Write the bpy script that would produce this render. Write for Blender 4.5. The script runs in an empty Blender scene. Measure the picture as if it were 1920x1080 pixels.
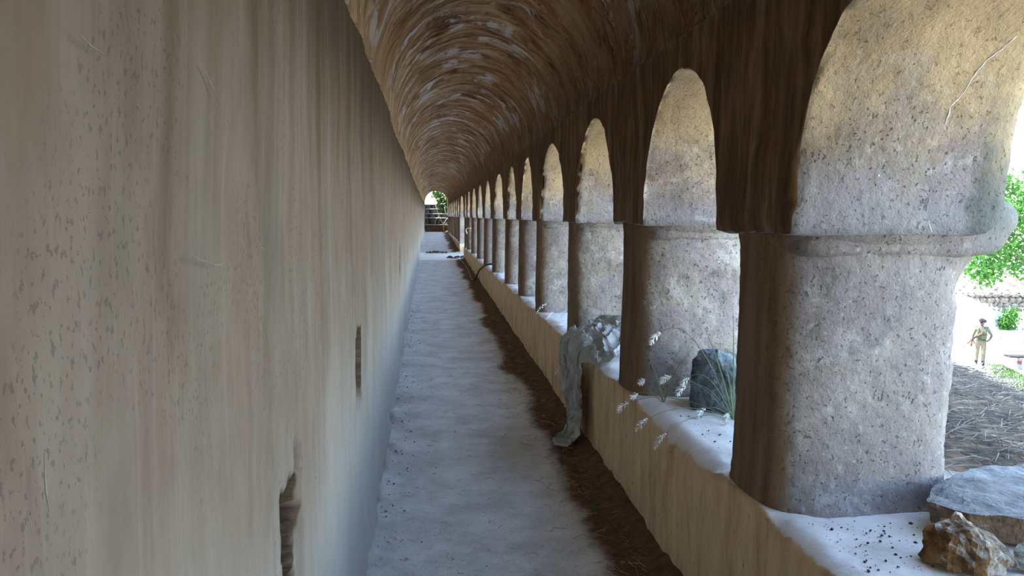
import bpy, bmesh, math, random
import numpy as np
from mathutils import Vector, Matrix

# ------------------------------------------------------------------ camera, sky, sun, exposure
scene = bpy.context.scene
COL = scene.collection
random.seed(7)
RNG = np.random.default_rng(7)

YAW, PITCH, ROLL, FPX = 0.1146, 0.0956, 0.0105, 1400.0
fw = Vector((math.sin(YAW) * math.cos(PITCH), math.cos(YAW) * math.cos(PITCH), -math.sin(PITCH)))
rt = Vector((math.cos(YAW), -math.sin(YAW), 0))
up = rt.cross(fw)
r2 = math.cos(ROLL) * rt + math.sin(ROLL) * up
u2 = -math.sin(ROLL) * rt + math.cos(ROLL) * up
cam_data = bpy.data.cameras.new('camera')
cam = bpy.data.objects.new('camera', cam_data)
COL.objects.link(cam)
cam_data.sensor_width = 36.0
cam_data.lens = FPX * 36.0 / 1920.0
cam_data.clip_start = 0.03
cam_data.clip_end = 500
m = Matrix((r2, u2, -fw)).transposed().to_4x4()
m.translation = Vector((0, 0, 1.6))
cam.matrix_world = m
scene.camera = cam

SUN_EL, SUN_AZ = math.radians(52), math.radians(-58)     # azimuth from +y towards +x
world = bpy.data.worlds.new('sky')
scene.world = world
world.use_nodes = True
wn = world.node_tree
sky = wn.nodes.new('ShaderNodeTexSky')
sky.sky_type = 'NISHITA'
sky.sun_disc = False
sky.sun_elevation = SUN_EL
sky.sun_rotation = SUN_AZ
sky.air_density = 1.2
sky.dust_density = 0.7
sky.ozone_density = 1.0
bg = wn.nodes['Background']
wn.links.new(sky.outputs[0], bg.inputs[0])
bg.inputs[1].default_value = 0.5

sd = bpy.data.lights.new('sun', 'SUN')
sd.energy = 7.0
sd.angle = math.radians(0.6)
sd.color = (1.0, 0.93, 0.82)
sun = bpy.data.objects.new('sun', sd)
COL.objects.link(sun)
sdir = Vector((math.sin(SUN_AZ) * math.cos(SUN_EL), math.cos(SUN_AZ) * math.cos(SUN_EL), math.sin(SUN_EL)))
sun.rotation_euler = sdir.to_track_quat('Z', 'Y').to_euler()
sun.location = (-20, 0, 30)

vs = scene.view_settings
vs.view_transform = 'Standard'
vs.look = 'None'
vs.gamma = 1.0
vs.use_curve_mapping = False
vs.exposure = 1.75
scene.cycles.max_bounces = 12
scene.cycles.diffuse_bounces = 8
scene.cycles.use_denoising = True

# ------------------------------------------------------------------ numeric noise
def _hash(ix, iy, iz, seed):
    h = (ix.astype(np.int64) * 374761393 + iy.astype(np.int64) * 668265263 + iz.astype(np.int64) * 2147483647 + seed * 974711) & 0xffffffff
    h = ((h ^ (h >> 13)) * 1274126177) & 0xffffffff
    h = ((h ^ (h >> 16)) * 2246822519) & 0xffffffff
    return ((h ^ (h >> 15)) & 0xffffff) / float(0xffffff) * 2 - 1

def vn(P, seed=0):
    P = np.asarray(P, float)
    i = np.floor(P); f = P - i; f = f * f * f * (f * (f * 6 - 15) + 10)
    ix, iy, iz = i[..., 0], i[..., 1], i[..., 2]
    out = 0
    for a in (0, 1):
        wa = f[..., 0] if a else 1 - f[..., 0]
        for b in (0, 1):
            wb = f[..., 1] if b else 1 - f[..., 1]
            for c in (0, 1):
                wc = f[..., 2] if c else 1 - f[..., 2]
                out = out + wa * wb * wc * _hash(ix + a, iy + b, iz + c, seed)
    return out

def fbm(P, octv=4, seed=0, gain=0.5):
    P = np.asarray(P, float)
    s, a = 0, 1.0
    for o in range(octv):
        s = s + a * vn(P * (2.03 ** o), seed + o * 17)
        a *= gain
    return s

def sstep(a, b, x):
    t = np.clip((x - a) / (b - a), 0, 1)
    return t * t * (3 - 2 * t)

# ------------------------------------------------------------------ object helpers
def obj(name, verts, faces, mat, parent=None, smooth=True, uv=None, label=None, cat=None, group=None, kind=None, attr=None, fmat=None, loc=None):
    me = bpy.data.meshes.new(name)
    me.from_pydata([tuple(map(float, v)) for v in verts], [], [tuple(int(i) for i in f) for f in faces])
    mats = mat if isinstance(mat, (list, tuple)) else [mat]
    for q in mats:
        me.materials.append(q)
    if fmat is not None:
        me.polygons.foreach_set('material_index', np.asarray(fmat, np.int32))
    if smooth:
        me.polygons.foreach_set('use_smooth', np.ones(len(me.polygons), bool))
    if uv is not None:
        lay = me.uv_layers.new(name='UVMap')
        li = np.empty(len(me.loops), np.int32)
        me.loops.foreach_get('vertex_index', li)
        lay.data.foreach_set('uv', np.asarray(uv, np.float32)[li].ravel())
    if attr is not None:
        for k, vals in attr.items():
            a = me.attributes.new(k, 'FLOAT', 'POINT')
            a.data.foreach_set('value', np.asarray(vals, np.float32))
    me.update()
    o = bpy.data.objects.new(name, me)
    COL.objects.link(o)
    if loc is not None:
        o.location = loc
    if parent is not None:
        o.parent = parent
    return tag(o, label, cat, group, kind)

def tag(o, label=None, cat=None, group=None, kind=None):
    if label: o['label'] = label
    if cat: o['category'] = cat
    if group: o['group'] = group
    if kind: o['kind'] = kind
    return o

def thing(name, label, cat, loc=(0, 0, 0), group=None, kind=None):
    o = bpy.data.objects.new(name, None)
    o.empty_display_size = 0.1
    COL.objects.link(o)
    o.location = loc
    return tag(o, label, cat, group, kind)

def gridfaces(nu, nv, wrapu=False, wrapv=False, off=0):
    iu = np.arange(nu if wrapu else nu - 1); iv = np.arange(nv if wrapv else nv - 1)
    A, B = np.meshgrid(iu, iv, indexing='ij')
    A2, B2 = (A + 1) % nu, (B + 1) % nv
    return (np.stack([A * nv + B, A2 * nv + B, A2 * nv + B2, A * nv + B2], -1).reshape(-1, 4) + off)

class MB:
    """collects simple shapes into one mesh"""
    def __init__(s): s.v = []; s.f = []; s.m = []
    def add(s, v, f, mi=0):
        o = len(s.v); s.v += [tuple(map(float, q)) for q in v]; s.f += [tuple(i + o for i in q) for q in f]; s.m += [mi] * len(f)
        return s
    def box(s, c, d, rot=None, mi=0):
        v = [Vector((sx * d[0] / 2, sy * d[1] / 2, sz * d[2] / 2)) for sx in (-1, 1) for sy in (-1, 1) for sz in (-1, 1)]
        if rot is not None: v = [rot @ q for q in v]
        v = [q + Vector(c) for q in v]
        return s.add(v, [(0, 1, 3, 2), (4, 6, 7, 5), (0, 4, 5, 1), (2, 3, 7, 6), (0, 2, 6, 4), (1, 5, 7, 3)], mi)
    def tube(s, pts, rad, n=6, mi=0, cap=True):
        pts = [Vector(p) for p in pts]
        if not hasattr(rad, '__len__'): rad = [rad] * len(pts)
        v = []; prev = None
        for i, p in enumerate(pts):
            t = (pts[min(i + 1, len(pts) - 1)] - pts[max(i - 1, 0)])
            t = t.normalized() if t.length > 1e-9 else Vector((0, 0, 1))
            a = prev if prev is not None else (Vector((0, 0, 1)) if abs(t.z) < 0.9 else Vector((1, 0, 0)))
            a = (a - t * a.dot(t)).normalized(); b = t.cross(a); prev = a
            for k in range(n):
                an = 2 * math.pi * k / n
                v.append(p + (a * math.cos(an) + b * math.sin(an)) * rad[i])
        f = []
        for i in range(len(pts) - 1):
            for k in range(n):
                k2 = (k + 1) % n
                f.append((i * n + k, i * n + k2, (i + 1) * n + k2, (i + 1) * n + k))
        if cap:
            f.append(tuple(range(n - 1, -1, -1))); f.append(tuple((len(pts) - 1) * n + k for k in range(n)))
        return s.add(v, f, mi)
    def build(s, name, mat, parent=None, smooth=True, **kw):
        return obj(name, s.v, s.f, mat, parent, smooth, fmat=s.m if isinstance(mat, (list, tuple)) else None, **kw)

# ------------------------------------------------------------------ material helpers
class NT:
    def __init__(s, name):
        s.mat = bpy.data.materials.new(name); s.mat.use_nodes = True
        s.t = s.mat.node_tree; s.b = s.t.nodes['Principled BSDF']
        s.b.inputs['Roughness'].default_value = 0.9
        s.b.inputs['Specular IOR Level'].default_value = 0.25
    def n(s, ty): return s.t.nodes.new(ty)
    def put(s, sock, v):
        if hasattr(v, 'links') or isinstance(v, bpy.types.NodeSocket): s.t.links.new(v, sock)
        elif isinstance(v, tuple) and len(v) == 3 and sock.type == 'RGBA': sock.default_value = (*v, 1)
        else: sock.default_value = v
    def uv(s): return s.n('ShaderNodeTexCoord').outputs['UV']
    def oc(s): return s.n('ShaderNodeTexCoord').outputs['Object']
    def map(s, vec, scale=(1, 1, 1), loc=(0, 0, 0), rot=(0, 0, 0)):
        q = s.n('ShaderNodeMapping'); s.put(q.inputs[0], vec)
        q.inputs['Scale'].default_value = scale; q.inputs['Location'].default_value = loc; q.inputs['Rotation'].default_value = rot
        return q.outputs[0]
    def noise(s, vec, scale=1, detail=5, rough=0.55, dist=0):
        q = s.n('ShaderNodeTexNoise'); s.put(q.inputs['Vector'], vec)
        q.inputs['Scale'].default_value = scale; q.inputs['Detail'].default_value = detail
        q.inputs['Roughness'].default_value = rough; q.inputs['Distortion'].default_value = dist
        return q.outputs['Fac']
    def voro(s, vec, scale=1, feat='F1'):
        q = s.n('ShaderNodeTexVoronoi'); q.feature = feat; s.put(q.inputs['Vector'], vec); q.inputs['Scale'].default_value = scale
        return q.outputs['Distance']
    def ramp(s, fac, stops):
        q = s.n('ShaderNodeValToRGB'); s.put(q.inputs[0], fac)
        e = q.color_ramp.elements
        while len(e) < len(stops): e.new(0.5)
        for i, (p, c) in enumerate(stops):
            e[i].position = p; e[i].color = (*c, 1) if isinstance(c, tuple) else (c, c, c, 1)
        return q.outputs[0]
    def rng(s, v, a, b, c=0.0, d=1.0):
        q = s.n('ShaderNodeMapRange'); q.interpolation_type = 'SMOOTHSTEP'
        s.put(q.inputs[0], v)
        for i, x in enumerate((a, b, c, d)): q.inputs[i + 1].default_value = x
        return q.outputs[0]
    def mix(s, fac, a, b, mode='MIX'):
        q = s.n('ShaderNodeMixRGB'); q.blend_type = mode
        s.put(q.inputs[0], fac); s.put(q.inputs[1], a); s.put(q.inputs[2], b)
        return q.outputs[0]
    def math(s, op, a, b=0.0):
        q = s.n('ShaderNodeMath'); q.operation = op; s.put(q.inputs[0], a); s.put(q.inputs[1], b)
        return q.outputs[0]
    def sep(s, vec):
        q = s.n('ShaderNodeSeparateXYZ'); s.put(q.inputs[0], vec); return q.outputs
    def attr(s, name):
        q = s.n('ShaderNodeAttribute'); q.attribute_name = name; return q.outputs['Fac']
    def nz(s):
        return s.sep(s.n('ShaderNodeNewGeometry').outputs['Normal'])[2]
    def bump(s, h, strength=0.5, dist=0.01):
        q = s.n('ShaderNodeBump'); q.inputs['Strength'].default_value = strength; q.inputs['Distance'].default_value = dist
        s.put(q.inputs['Height'], h)
        if s.b.inputs['Normal'].is_linked:
            s.t.links.new(s.b.inputs['Normal'].links[0].from_socket, q.inputs['Normal'])
        s.t.links.new(q.outputs[0], s.b.inputs['Normal'])
    def col(s, c): s.put(s.b.inputs['Base Color'], c); return s

def simple(name, c, rough=0.8, var=0.15, scale=20, metal=0.0, spec=0.25, bump=0.0):
    k = NT(name)
    nz_ = k.noise(k.oc(), scale, 4)
    k.col(k.mix(k.rng(nz_, 0.3, 0.7), tuple(x * (1 - var) for x in c), tuple(min(1, x * (1 + var)) for x in c)))
    k.b.inputs['Roughness'].default_value = rough
    k.b.inputs['Metallic'].default_value = metal
    k.b.inputs['Specular IOR Level'].default_value = spec
    if bump: k.bump(k.noise(k.oc(), scale * 3, 4), bump, 0.01)
    return k.mat

def mat_left_wall():
    k = NT('streaked_beige_plaster'); uv = k.uv()
    st = k.noise(k.map(uv, (5.5, 0.8, 1)), 1.0, 7, 0.62, 0.3)
    st2 = k.noise(k.map(uv, (26, 1.3, 1), (3, 5, 0)), 1.0, 5, 0.6)
    c = k.ramp(st, [(0.30, (0.138, 0.104, 0.082)), (0.45, (0.202, 0.159, 0.130)), (0.57, (0.227, 0.184, 0.154)), (0.72, (0.282, 0.242, 0.210))])
    c = k.mix(k.rng(st2, 0.52, 0.72, 0, 0.35), c, (0.358, 0.326, 0.291))
    c = k.mix(k.rng(st2, 0.45, 0.28, 0, 0.35), c, (0.154, 0.125, 0.096))
    mo = k.noise(k.map(uv, (16, 7, 1), (8, 8, 0)), 1.0, 7, 0.7)
    c = k.mix(k.rng(mo, 0.40, 0.66, 0, 0.35), c, (0.282, 0.250, 0.211))
    c = k.mix(k.rng(mo, 0.48, 0.30, 0, 0.4), c, (0.173, 0.141, 0.106))
    big = k.noise(k.map(uv, (1.9, 0.75, 1), (11, 2, 0)), 1.0, 4, 0.55)
    c = k.mix(k.rng(big, 0.54, 0.72, 0, 0.5), c, (0.214, 0.144, 0.099))
    big2 = k.noise(k.map(uv, (2.3, 0.9, 1), (31, 7, 0)), 1.0, 5, 0.6)
    c = k.mix(k.rng(big2, 0.55, 0.72, 0, 0.4), c, (0.166, 0.163, 0.138))
    zl = k.math('ADD', k.sep(uv)[1], k.math('MULTIPLY', k.math('SUBTRACT', big, 0.5), 1.0))
    c = k.mix(k.rng(zl, 1.35, 0.55, 0, 0.6), c, (0.41, 0.395, 0.365))  # paler low on the wall: light from the openings put into the colour
    # olive algae streaks towards the springing of the vault
    z = k.sep(uv)[1]
    zz = k.math('ADD', z, k.math('MULTIPLY', k.math('SUBTRACT', k.noise(k.map(uv, (9, 0.35, 1), (5, 1, 0)), 1.0, 6, 0.6), 0.5), 1.5))
    c = k.mix(k.rng(zz, 1.62, 2.4, 0, 0.9), c, (0.093, 0.069, 0.032))
    # elongated pits
    sp = k.noise(k.map(uv, (130, 80, 1)), 1.0, 3, 0.6)
    den = k.noise(k.map(uv, (3.2, 2.4, 1), (1, 9, 0)), 1.0, 4, 0.6)
    pit = k.math('MULTIPLY', k.rng(sp, 0.575, 0.64), k.rng(den, 0.46, 0.58))
    c = k.mix(k.math('MULTIPLY', pit, 0.45), c, (0.064, 0.051, 0.038))
    # broken recesses show rough earth and rubble
    a = k.attr('recess')
    rub = k.ramp(k.noise(uv, 38, 6, 0.7), [(0.3, (0.03, 0.02, 0.013)), (0.55, (0.12, 0.08, 0.05)), (0.8, (0.27, 0.205, 0.145))])
    c = k.mix(a, c, rub)
    k.col(c)
    h = k.math('ADD', k.math('MULTIPLY', st2, 0.35), k.math('MULTIPLY', k.noise(uv, 60, 5, 0.6), 0.5))
    h = k.math('SUBTRACT', h, k.math('MULTIPLY', pit, 0.8))
    k.bump(h, 0.35, 0.006)
    k.bump(k.math('MULTIPLY', a, k.noise(uv, 45, 5, 0.7)), 0.9, 0.02)
    return k.mat

def mat_vault():
    k = NT('brushed_brown_limewash'); uv = k.uv()      # u = arc length, v = along the corridor
    w = k.noise(k.map(uv, (0.9, 1.1, 1)), 1.0, 3, 0.5)
    wv = k.n('ShaderNodeVectorMath'); wv.operation = 'ADD'; k.put(wv.inputs[0], uv)
    cx = k.n('ShaderNodeCombineXYZ'); w2 = k.noise(k.map(uv, (2.6, 3.4, 1), (4, 6, 0)), 1.0, 4, 0.6)
    k.put(cx.inputs[1], k.math('ADD', k.math('MULTIPLY', w, 0.7), k.math('MULTIPLY', w2, 0.42))); k.put(wv.inputs[1], cx.outputs[0])
    wuv = wv.outputs[0]
    s1 = k.noise(k.map(wuv, (2.0, 7.0, 1)), 1.0, 8, 0.68)
    s2 = k.noise(k.map(wuv, (5.0, 42, 1), (2, 3, 0)), 1.0, 5, 0.65)
    c = k.ramp(s1, [(0.35, (0.10, 0.042, 0.017)), (0.45, (0.36, 0.17, 0.072)), (0.54, (0.56, 0.34, 0.165)), (0.66, (0.80, 0.62, 0.41))])
    c = k.mix(k.rng(s2, 0.45, 0.33, 0, 0.85), c, (0.085, 0.036, 0.016))
    c = k.mix(k.rng(s2, 0.54, 0.70, 0, 0.55), c, (0.62, 0.50, 0.37))
    bl = k.noise(k.map(uv, (1.7, 2.1, 1), (3, 9, 0)), 1.0, 6, 0.66)
    c = k.mix(k.rng(bl, 0.47, 0.33, 0, 0.75), c, (0.105, 0.048, 0.022))
    c = k.mix(k.rng(bl, 0.54, 0.68, 0, 0.55), c, (0.60, 0.43, 0.26))
    p = k.noise(k.map(wuv, (2.6, 3.6, 1), (7, 1, 0)), 1.0, 6, 0.62)
    q = k.noise(k.map(wuv, (1.0, 0.9, 1), (17, 1, 0)), 1.0, 2, 0.5)
    pf = k.math('MULTIPLY', k.rng(k.math('ADD', k.math('MULTIPLY', p, 0.72), k.math('MULTIPLY', s2, 0.28)), 0.525, 0.572), k.rng(q, 0.42, 0.52))
    c = k.mix(k.math('MULTIPLY', pf, 0.95), c, (0.84, 0.81, 0.76))
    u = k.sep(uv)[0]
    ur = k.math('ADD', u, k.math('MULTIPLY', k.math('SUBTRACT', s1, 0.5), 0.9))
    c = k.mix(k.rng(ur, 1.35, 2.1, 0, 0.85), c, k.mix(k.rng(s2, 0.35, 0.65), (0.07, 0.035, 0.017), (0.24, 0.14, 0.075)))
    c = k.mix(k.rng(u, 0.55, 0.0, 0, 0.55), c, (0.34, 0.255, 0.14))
    vp = k.rng(k.noise(uv, 34, 3, 0.65), 0.66, 0.70)
    c = k.mix(k.math('MULTIPLY', vp, 0.7), c, (0.06, 0.03, 0.015))
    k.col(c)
    k.bump(k.math('ADD', k.math('MULTIPLY', s2, 0.7), k.math('MULTIPLY', k.noise(uv, 55, 4, 0.6), 0.4)), 0.5, 0.01)
    return k.mat

def mat_arcade_face():
    k = NT('dark_brown_brushed_plaster'); uv = k.uv()      # u = along, v = height
    s1 = k.noise(k.map(uv, (13, 1.6, 1)), 1.0, 7, 0.66)
    s2 = k.noise(k.map(uv, (55, 5, 1), (4, 2, 0)), 1.0, 4, 0.6)
    c = k.ramp(s1, [(0.30, (0.058, 0.029, 0.014)), (0.48, (0.163, 0.088, 0.043)), (0.68, (0.302, 0.192, 0.110))])
    c = k.mix(k.rng(s2, 0.45, 0.3, 0, 0.5), c, (0.041, 0.024, 0.014))
    c = k.mix(k.rng(s2, 0.58, 0.75, 0, 0.5), c, (0.425, 0.318, 0.221))
    k.col(c)
    k.bump(k.math('ADD', s2, k.math('MULTIPLY', k.noise(uv, 60, 4, 0.6), 0.5)), 0.4, 0.008)
    return k.mat

def pale_plaster(k, P):
    """pale weathered plaster of the jambs: beige, mauve and white coats showing through one another"""
    a = k.noise(P, 2.4, 6, 0.62, 0.6)
    b = k.noise(k.map(P, (1, 1, 1), (9, 3, 1)), 3.1, 6, 0.65, 0.4)
    c = k.ramp(a, [(0.34, (0.27, 0.20, 0.14)), (0.48, (0.40, 0.33, 0.255)), (0.66, (0.53, 0.475, 0.40))])
    c = k.mix(k.rng(b, 0.46, 0.58, 0, 0.75), c, (0.275, 0.215, 0.205))
    d = k.noise(k.map(P, (1, 1, 1.4), (2, 13, 4)), 4.0, 7, 0.7, 0.8)
    c = k.mix(k.rng(d, 0.56, 0.64, 0, 0.7), c, (0.64, 0.615, 0.57))
    e = k.noise(k.map(P, (1, 1, 1), (5, 1, 8)), 5.5, 7, 0.72)
    c = k.mix(k.rng(e, 0.44, 0.34, 0, 0.7), c, (0.165, 0.112, 0.072))
    # nearest pillar: its mauve-brown patches, deepened to tone down its light
    y = k.math('ADD', k.sep(P)[1], k.math('MULTIPLY', k.math('SUBTRACT', d, 0.5), 1.2))
    c = k.mix(k.rng(y, 3.1, 2.3, 0, 0.5), c, (0.175, 0.135, 0.12))
    st = k.noise(k.map(P, (17, 17, 4.5), (1, 2, 3)), 1.0, 5, 0.65)
    c = k.mix(k.rng(st, 0.46, 0.30, 0, 0.55), c, (0.17, 0.125, 0.09))
    gr = k.noise(P, 42, 6, 0.75)
    c = k.mix(k.rng(gr, 0.47, 0.32, 0, 0.6), c, (0.15, 0.11, 0.08))
    c = k.mix(k.rng(gr, 0.54, 0.70, 0, 0.45), c, (0.70, 0.67, 0.62))
    pit = k.math('MAXIMUM', k.rng(k.noise(P, 62, 3, 0.6), 0.63, 0.67), k.rng(k.noise(k.map(P, (40, 40, 24), (7, 7, 7)), 1.0, 4, 0.65), 0.66, 0.70))
    c = k.mix(k.math('MULTIPLY', pit, 0.85), c, (0.06, 0.042, 0.03))
    h = k.math('ADD', k.math('MULTIPLY', k.noise(P, 28, 6, 0.7), 0.7), k.math('MULTIPLY', k.noise(P, 80, 2, 0.5), 0.15))
    h = k.math('SUBTRACT', h, k.math('MULTIPLY', pit, 0.6))
    return c, h

def mat_soffit():
    k = NT('pale_weathered_plaster'); P = k.oc()
    c, h = pale_plaster(k, P)
    x, y, z = k.sep(P)[0:3]
    # skylight put into the colour: bluish tint on the lower jambs
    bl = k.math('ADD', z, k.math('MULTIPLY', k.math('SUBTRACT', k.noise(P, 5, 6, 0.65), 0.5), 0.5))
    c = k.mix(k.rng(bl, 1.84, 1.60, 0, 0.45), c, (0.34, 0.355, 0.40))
    # green-grey lichen on the weather edge
    w = k.math('ADD', k.attr('depth'), k.math('MULTIPLY', k.math('SUBTRACT', k.noise(P, 9, 5, 0.7), 0.5), 0.12))
    c = k.mix(k.rng(w, 0.53, 0.58, 0, 0.85), c, (0.115, 0.125, 0.105))
    # warm bounce off the ground painted in ochre towards each arch crown
    zz = k.math('ADD', z, k.math('MULTIPLY', k.math('SUBTRACT', k.noise(P, 3.5, 5, 0.6), 0.5), 0.9))
    c = k.mix(k.rng(zz, 1.68, 2.12, 0, 0.7), c, (0.66, 0.475, 0.25))
    k.col(c); k.bump(h, 1.0, 0.015)
    return k.mat

def mat_pillar():
    k = NT('pillar_plaster'); P = k.oc()
    c, h = pale_plaster(k, P)
    c = k.mix(0.3, c, (0.29, 0.30, 0.32))
    d = k.math('ADD', k.attr('depth'), k.math('MULTIPLY', k.math('SUBTRACT', k.noise(k.map(P, (1, 1, 0.5)), 7, 5, 0.65), 0.5), 0.10))
    st = k.noise(k.map(P, (10, 10, 1.2)), 1.0, 6, 0.6)
    br = k.ramp(st, [(0.3, (0.11, 0.062, 0.033)), (0.55, (0.24, 0.15, 0.085)), (0.8, (0.34, 0.24, 0.155))])
    c = k.mix(k.rng(d, 0.105, 0.035), c, br)
    w = k.math('ADD', k.attr('depth'), k.math('MULTIPLY', k.math('SUBTRACT', k.noise(P, 9, 5, 0.7), 0.5), 0.10))
    c = k.mix(k.rng(w, 0.60, 0.68, 0, 0.65), c, (0.15, 0.16, 0.135))
    k.col(c); k.bump(h, 1.0, 0.015)
    return k.mat

def mat_parapet():
    k = NT('parapet_plaster'); P = k.oc(); uv = k.uv()
    st = k.noise(k.map(uv, (9, 1.8, 1)), 1.0, 7, 0.62)
    c = k.ramp(st, [(0.30, (0.42, 0.265, 0.14)), (0.5, (0.68, 0.47, 0.265)), (0.72, (0.78, 0.58, 0.37))])
    pit = k.rng(k.noise(k.map(uv, (60, 14, 1)), 1.0, 3, 0.6), 0.645, 0.70)
    c = k.mix(k.math('MULTIPLY', pit, 0.7), c, (0.09, 0.055, 0.035))
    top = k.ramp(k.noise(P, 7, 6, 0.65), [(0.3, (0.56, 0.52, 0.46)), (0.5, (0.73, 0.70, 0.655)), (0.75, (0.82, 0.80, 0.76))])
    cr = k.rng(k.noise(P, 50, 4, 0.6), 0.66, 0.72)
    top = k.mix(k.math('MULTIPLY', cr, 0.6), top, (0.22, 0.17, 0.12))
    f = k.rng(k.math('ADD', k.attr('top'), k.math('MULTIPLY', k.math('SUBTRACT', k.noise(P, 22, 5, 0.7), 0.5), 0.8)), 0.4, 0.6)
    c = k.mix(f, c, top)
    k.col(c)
    h = k.math('ADD', k.math('MULTIPLY', k.noise(P, 30, 6, 0.65), 0.6), k.math('MULTIPLY', st, 0.4))
    k.bump(k.math('SUBTRACT', h, k.math('MULTIPLY', pit, 0.6)), 0.55, 0.01)
    return k.mat

def mat_floor():
    k = NT('trodden_lime_floor'); uv = k.uv()
    n1 = k.noise(uv, 3.2, 7, 0.66)
    c = k.ramp(n1, [(0.32, (0.44, 0.425, 0.405)), (0.5, (0.60, 0.59, 0.57)), (0.68, (0.74, 0.73, 0.71))])
    n2 = k.noise(k.map(uv, (16, 30, 1)), 1.0, 5, 0.7)
    c = k.mix(k.rng(n2, 0.57, 0.68, 0, 0.5), c, (0.22, 0.185, 0.15))
    n3 = k.noise(uv, 60, 5, 0.75)
    c = k.mix(k.rng(n3, 0.46, 0.30, 0, 0.5), c, (0.20, 0.17, 0.14))
    c = k.mix(k.rng(n3, 0.56, 0.72, 0, 0.35), c, (0.78, 0.75, 0.7))
    soil = k.ramp(k.noise(uv, 14, 7, 0.7), [(0.28, (0.05, 0.026, 0.013)), (0.52, (0.14, 0.078, 0.038)), (0.8, (0.24, 0.145, 0.075))])
    e = k.math('ADD', k.attr('soil'), k.math('MULTIPLY', k.math('SUBTRACT', k.noise(uv, 6, 8, 0.75), 0.5), 0.8))
    c = k.mix(k.rng(e, 0.22, 0.70), c, soil)
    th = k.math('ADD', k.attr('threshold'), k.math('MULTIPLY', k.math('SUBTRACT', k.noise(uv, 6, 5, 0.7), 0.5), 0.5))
    c = k.mix(k.rng(th, 0.45, 0.6, 0, 0.9), c, (0.80, 0.76, 0.70))  # doorway light on the floor painted as a pale strip
    k.col(c)
    k.bump(k.math('ADD', k.math('MULTIPLY', k.noise(uv, 30, 6, 0.7), 0.6), k.math('MULTIPLY', k.noise(uv, 110, 3, 0.7), 0.4)), 0.7, 0.012)
    return k.mat

def mat_rock(name, c0, c1, c2, scale=9, bump=0.9, alt=None, axis=None):
    k = NT(name); P = k.oc()
    n1 = k.noise(P, scale, 7, 0.68, 0.4)
    c = k.ramp(n1, [(0.34, c0), (0.50, c1), (0.67, c2)])
    sp = k.noise(P, scale * 7, 4, 0.7)
    c = k.mix(k.rng(sp, 0.45, 0.32, 0, 0.6), c, tuple(v * 0.5 for v in c0))
    c = k.mix(k.rng(sp, 0.58, 0.72, 0, 0.5), c, tuple(min(0.9, v * 1.25) for v in c2))
    if alt:                      # freshly broken flanks show another colour than the dusty, weathered faces
        N = k.sep(k.n('ShaderNodeNewGeometry').outputs['Normal'])
        f = N[2] if axis == 'z' else k.math('ADD', N[0], k.math('MULTIPLY', N[2], 0.35))
        f = k.math('ADD', f, k.math('MULTIPLY', k.math('SUBTRACT', n1, 0.5), 0.6))
        c = k.mix(k.rng(f, 0.30, 0.55) if axis == 'z' else k.rng(f, -0.35, -0.1), k.mix(k.rng(n1, 0.35, 0.65), alt[0], alt[1]), c)
    k.col(c)
    k.bump(k.math('ADD', k.math('MULTIPLY', k.noise(P, scale * 3, 6, 0.7), 0.7), k.math('MULTIPLY', k.noise(P, scale * 9, 3, 0.7), 0.4)), bump, 0.015)
    return k.mat

def mat_ground():
    k = NT('dry_earth_and_grass'); P = k.oc()
    c = k.ramp(k.noise(P, 0.9, 7, 0.65), [(0.3, (0.46, 0.41, 0.32)), (0.55, (0.60, 0.55, 0.46)), (0.8, (0.70, 0.66, 0.58))])
    g = k.noise(k.map(P, (1, 1, 1), (3, 8, 0)), 0.55, 6, 0.68)
    c = k.mix(k.rng(g, 0.56, 0.68, 0, 0.75), c, (0.30, 0.40, 0.14))
    k.col(c); k.bump(k.noise(P, 12, 6, 0.7), 0.8, 0.05)
    return k.mat

def mat_plastic():
    k = NT('dusty_plastic_sheet'); P = k.oc()
    k.col(k.ramp(k.noise(P, 14, 5, 0.6), [(0.3, (0.33, 0.315, 0.27)), (0.7, (0.58, 0.57, 0.52))]))
    k.b.inputs['Roughness'].default_value = 0.28
    k.b.inputs['Specular IOR Level'].default_value = 0.6
    tr = k.n('ShaderNodeBsdfTranslucent'); tr.inputs[0].default_value = (0.6, 0.63, 0.62, 1)
    mx = k.n('ShaderNodeMixShader'); mx.inputs[0].default_value = 0.22
    out = k.t.nodes['Material Output']
    k.t.links.new(k.b.outputs[0], mx.inputs[1]); k.t.links.new(tr.outputs[0], mx.inputs[2]); k.t.links.new(mx.outputs[0], out.inputs[0])
    k.bump(k.noise(P, 30, 5, 0.6, 1.0), 0.5, 0.01)
    return k.mat

def mat_leaf(name, c0, c1, tl=0.35):
    k = NT(name); P = k.oc()
    c = k.mix(k.rng(k.noise(P, 3.0, 4, 0.7), 0.3, 0.7), c0, c1)
    k.col(c); k.b.inputs['Roughness'].default_value = 0.55
    tr = k.n('ShaderNodeBsdfTranslucent'); k.put(tr.inputs[0], k.mix(0.5, c, (0.09, 0.29, 0.04)))
    mx = k.n('ShaderNodeMixShader'); mx.inputs[0].default_value = tl
    out = k.t.nodes['Material Output']
    k.t.links.new(k.b.outputs[0], mx.inputs[1]); k.t.links.new(tr.outputs[0], mx.inputs[2]); k.t.links.new(mx.outputs[0], out.inputs[0])
    return k.mat

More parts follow.
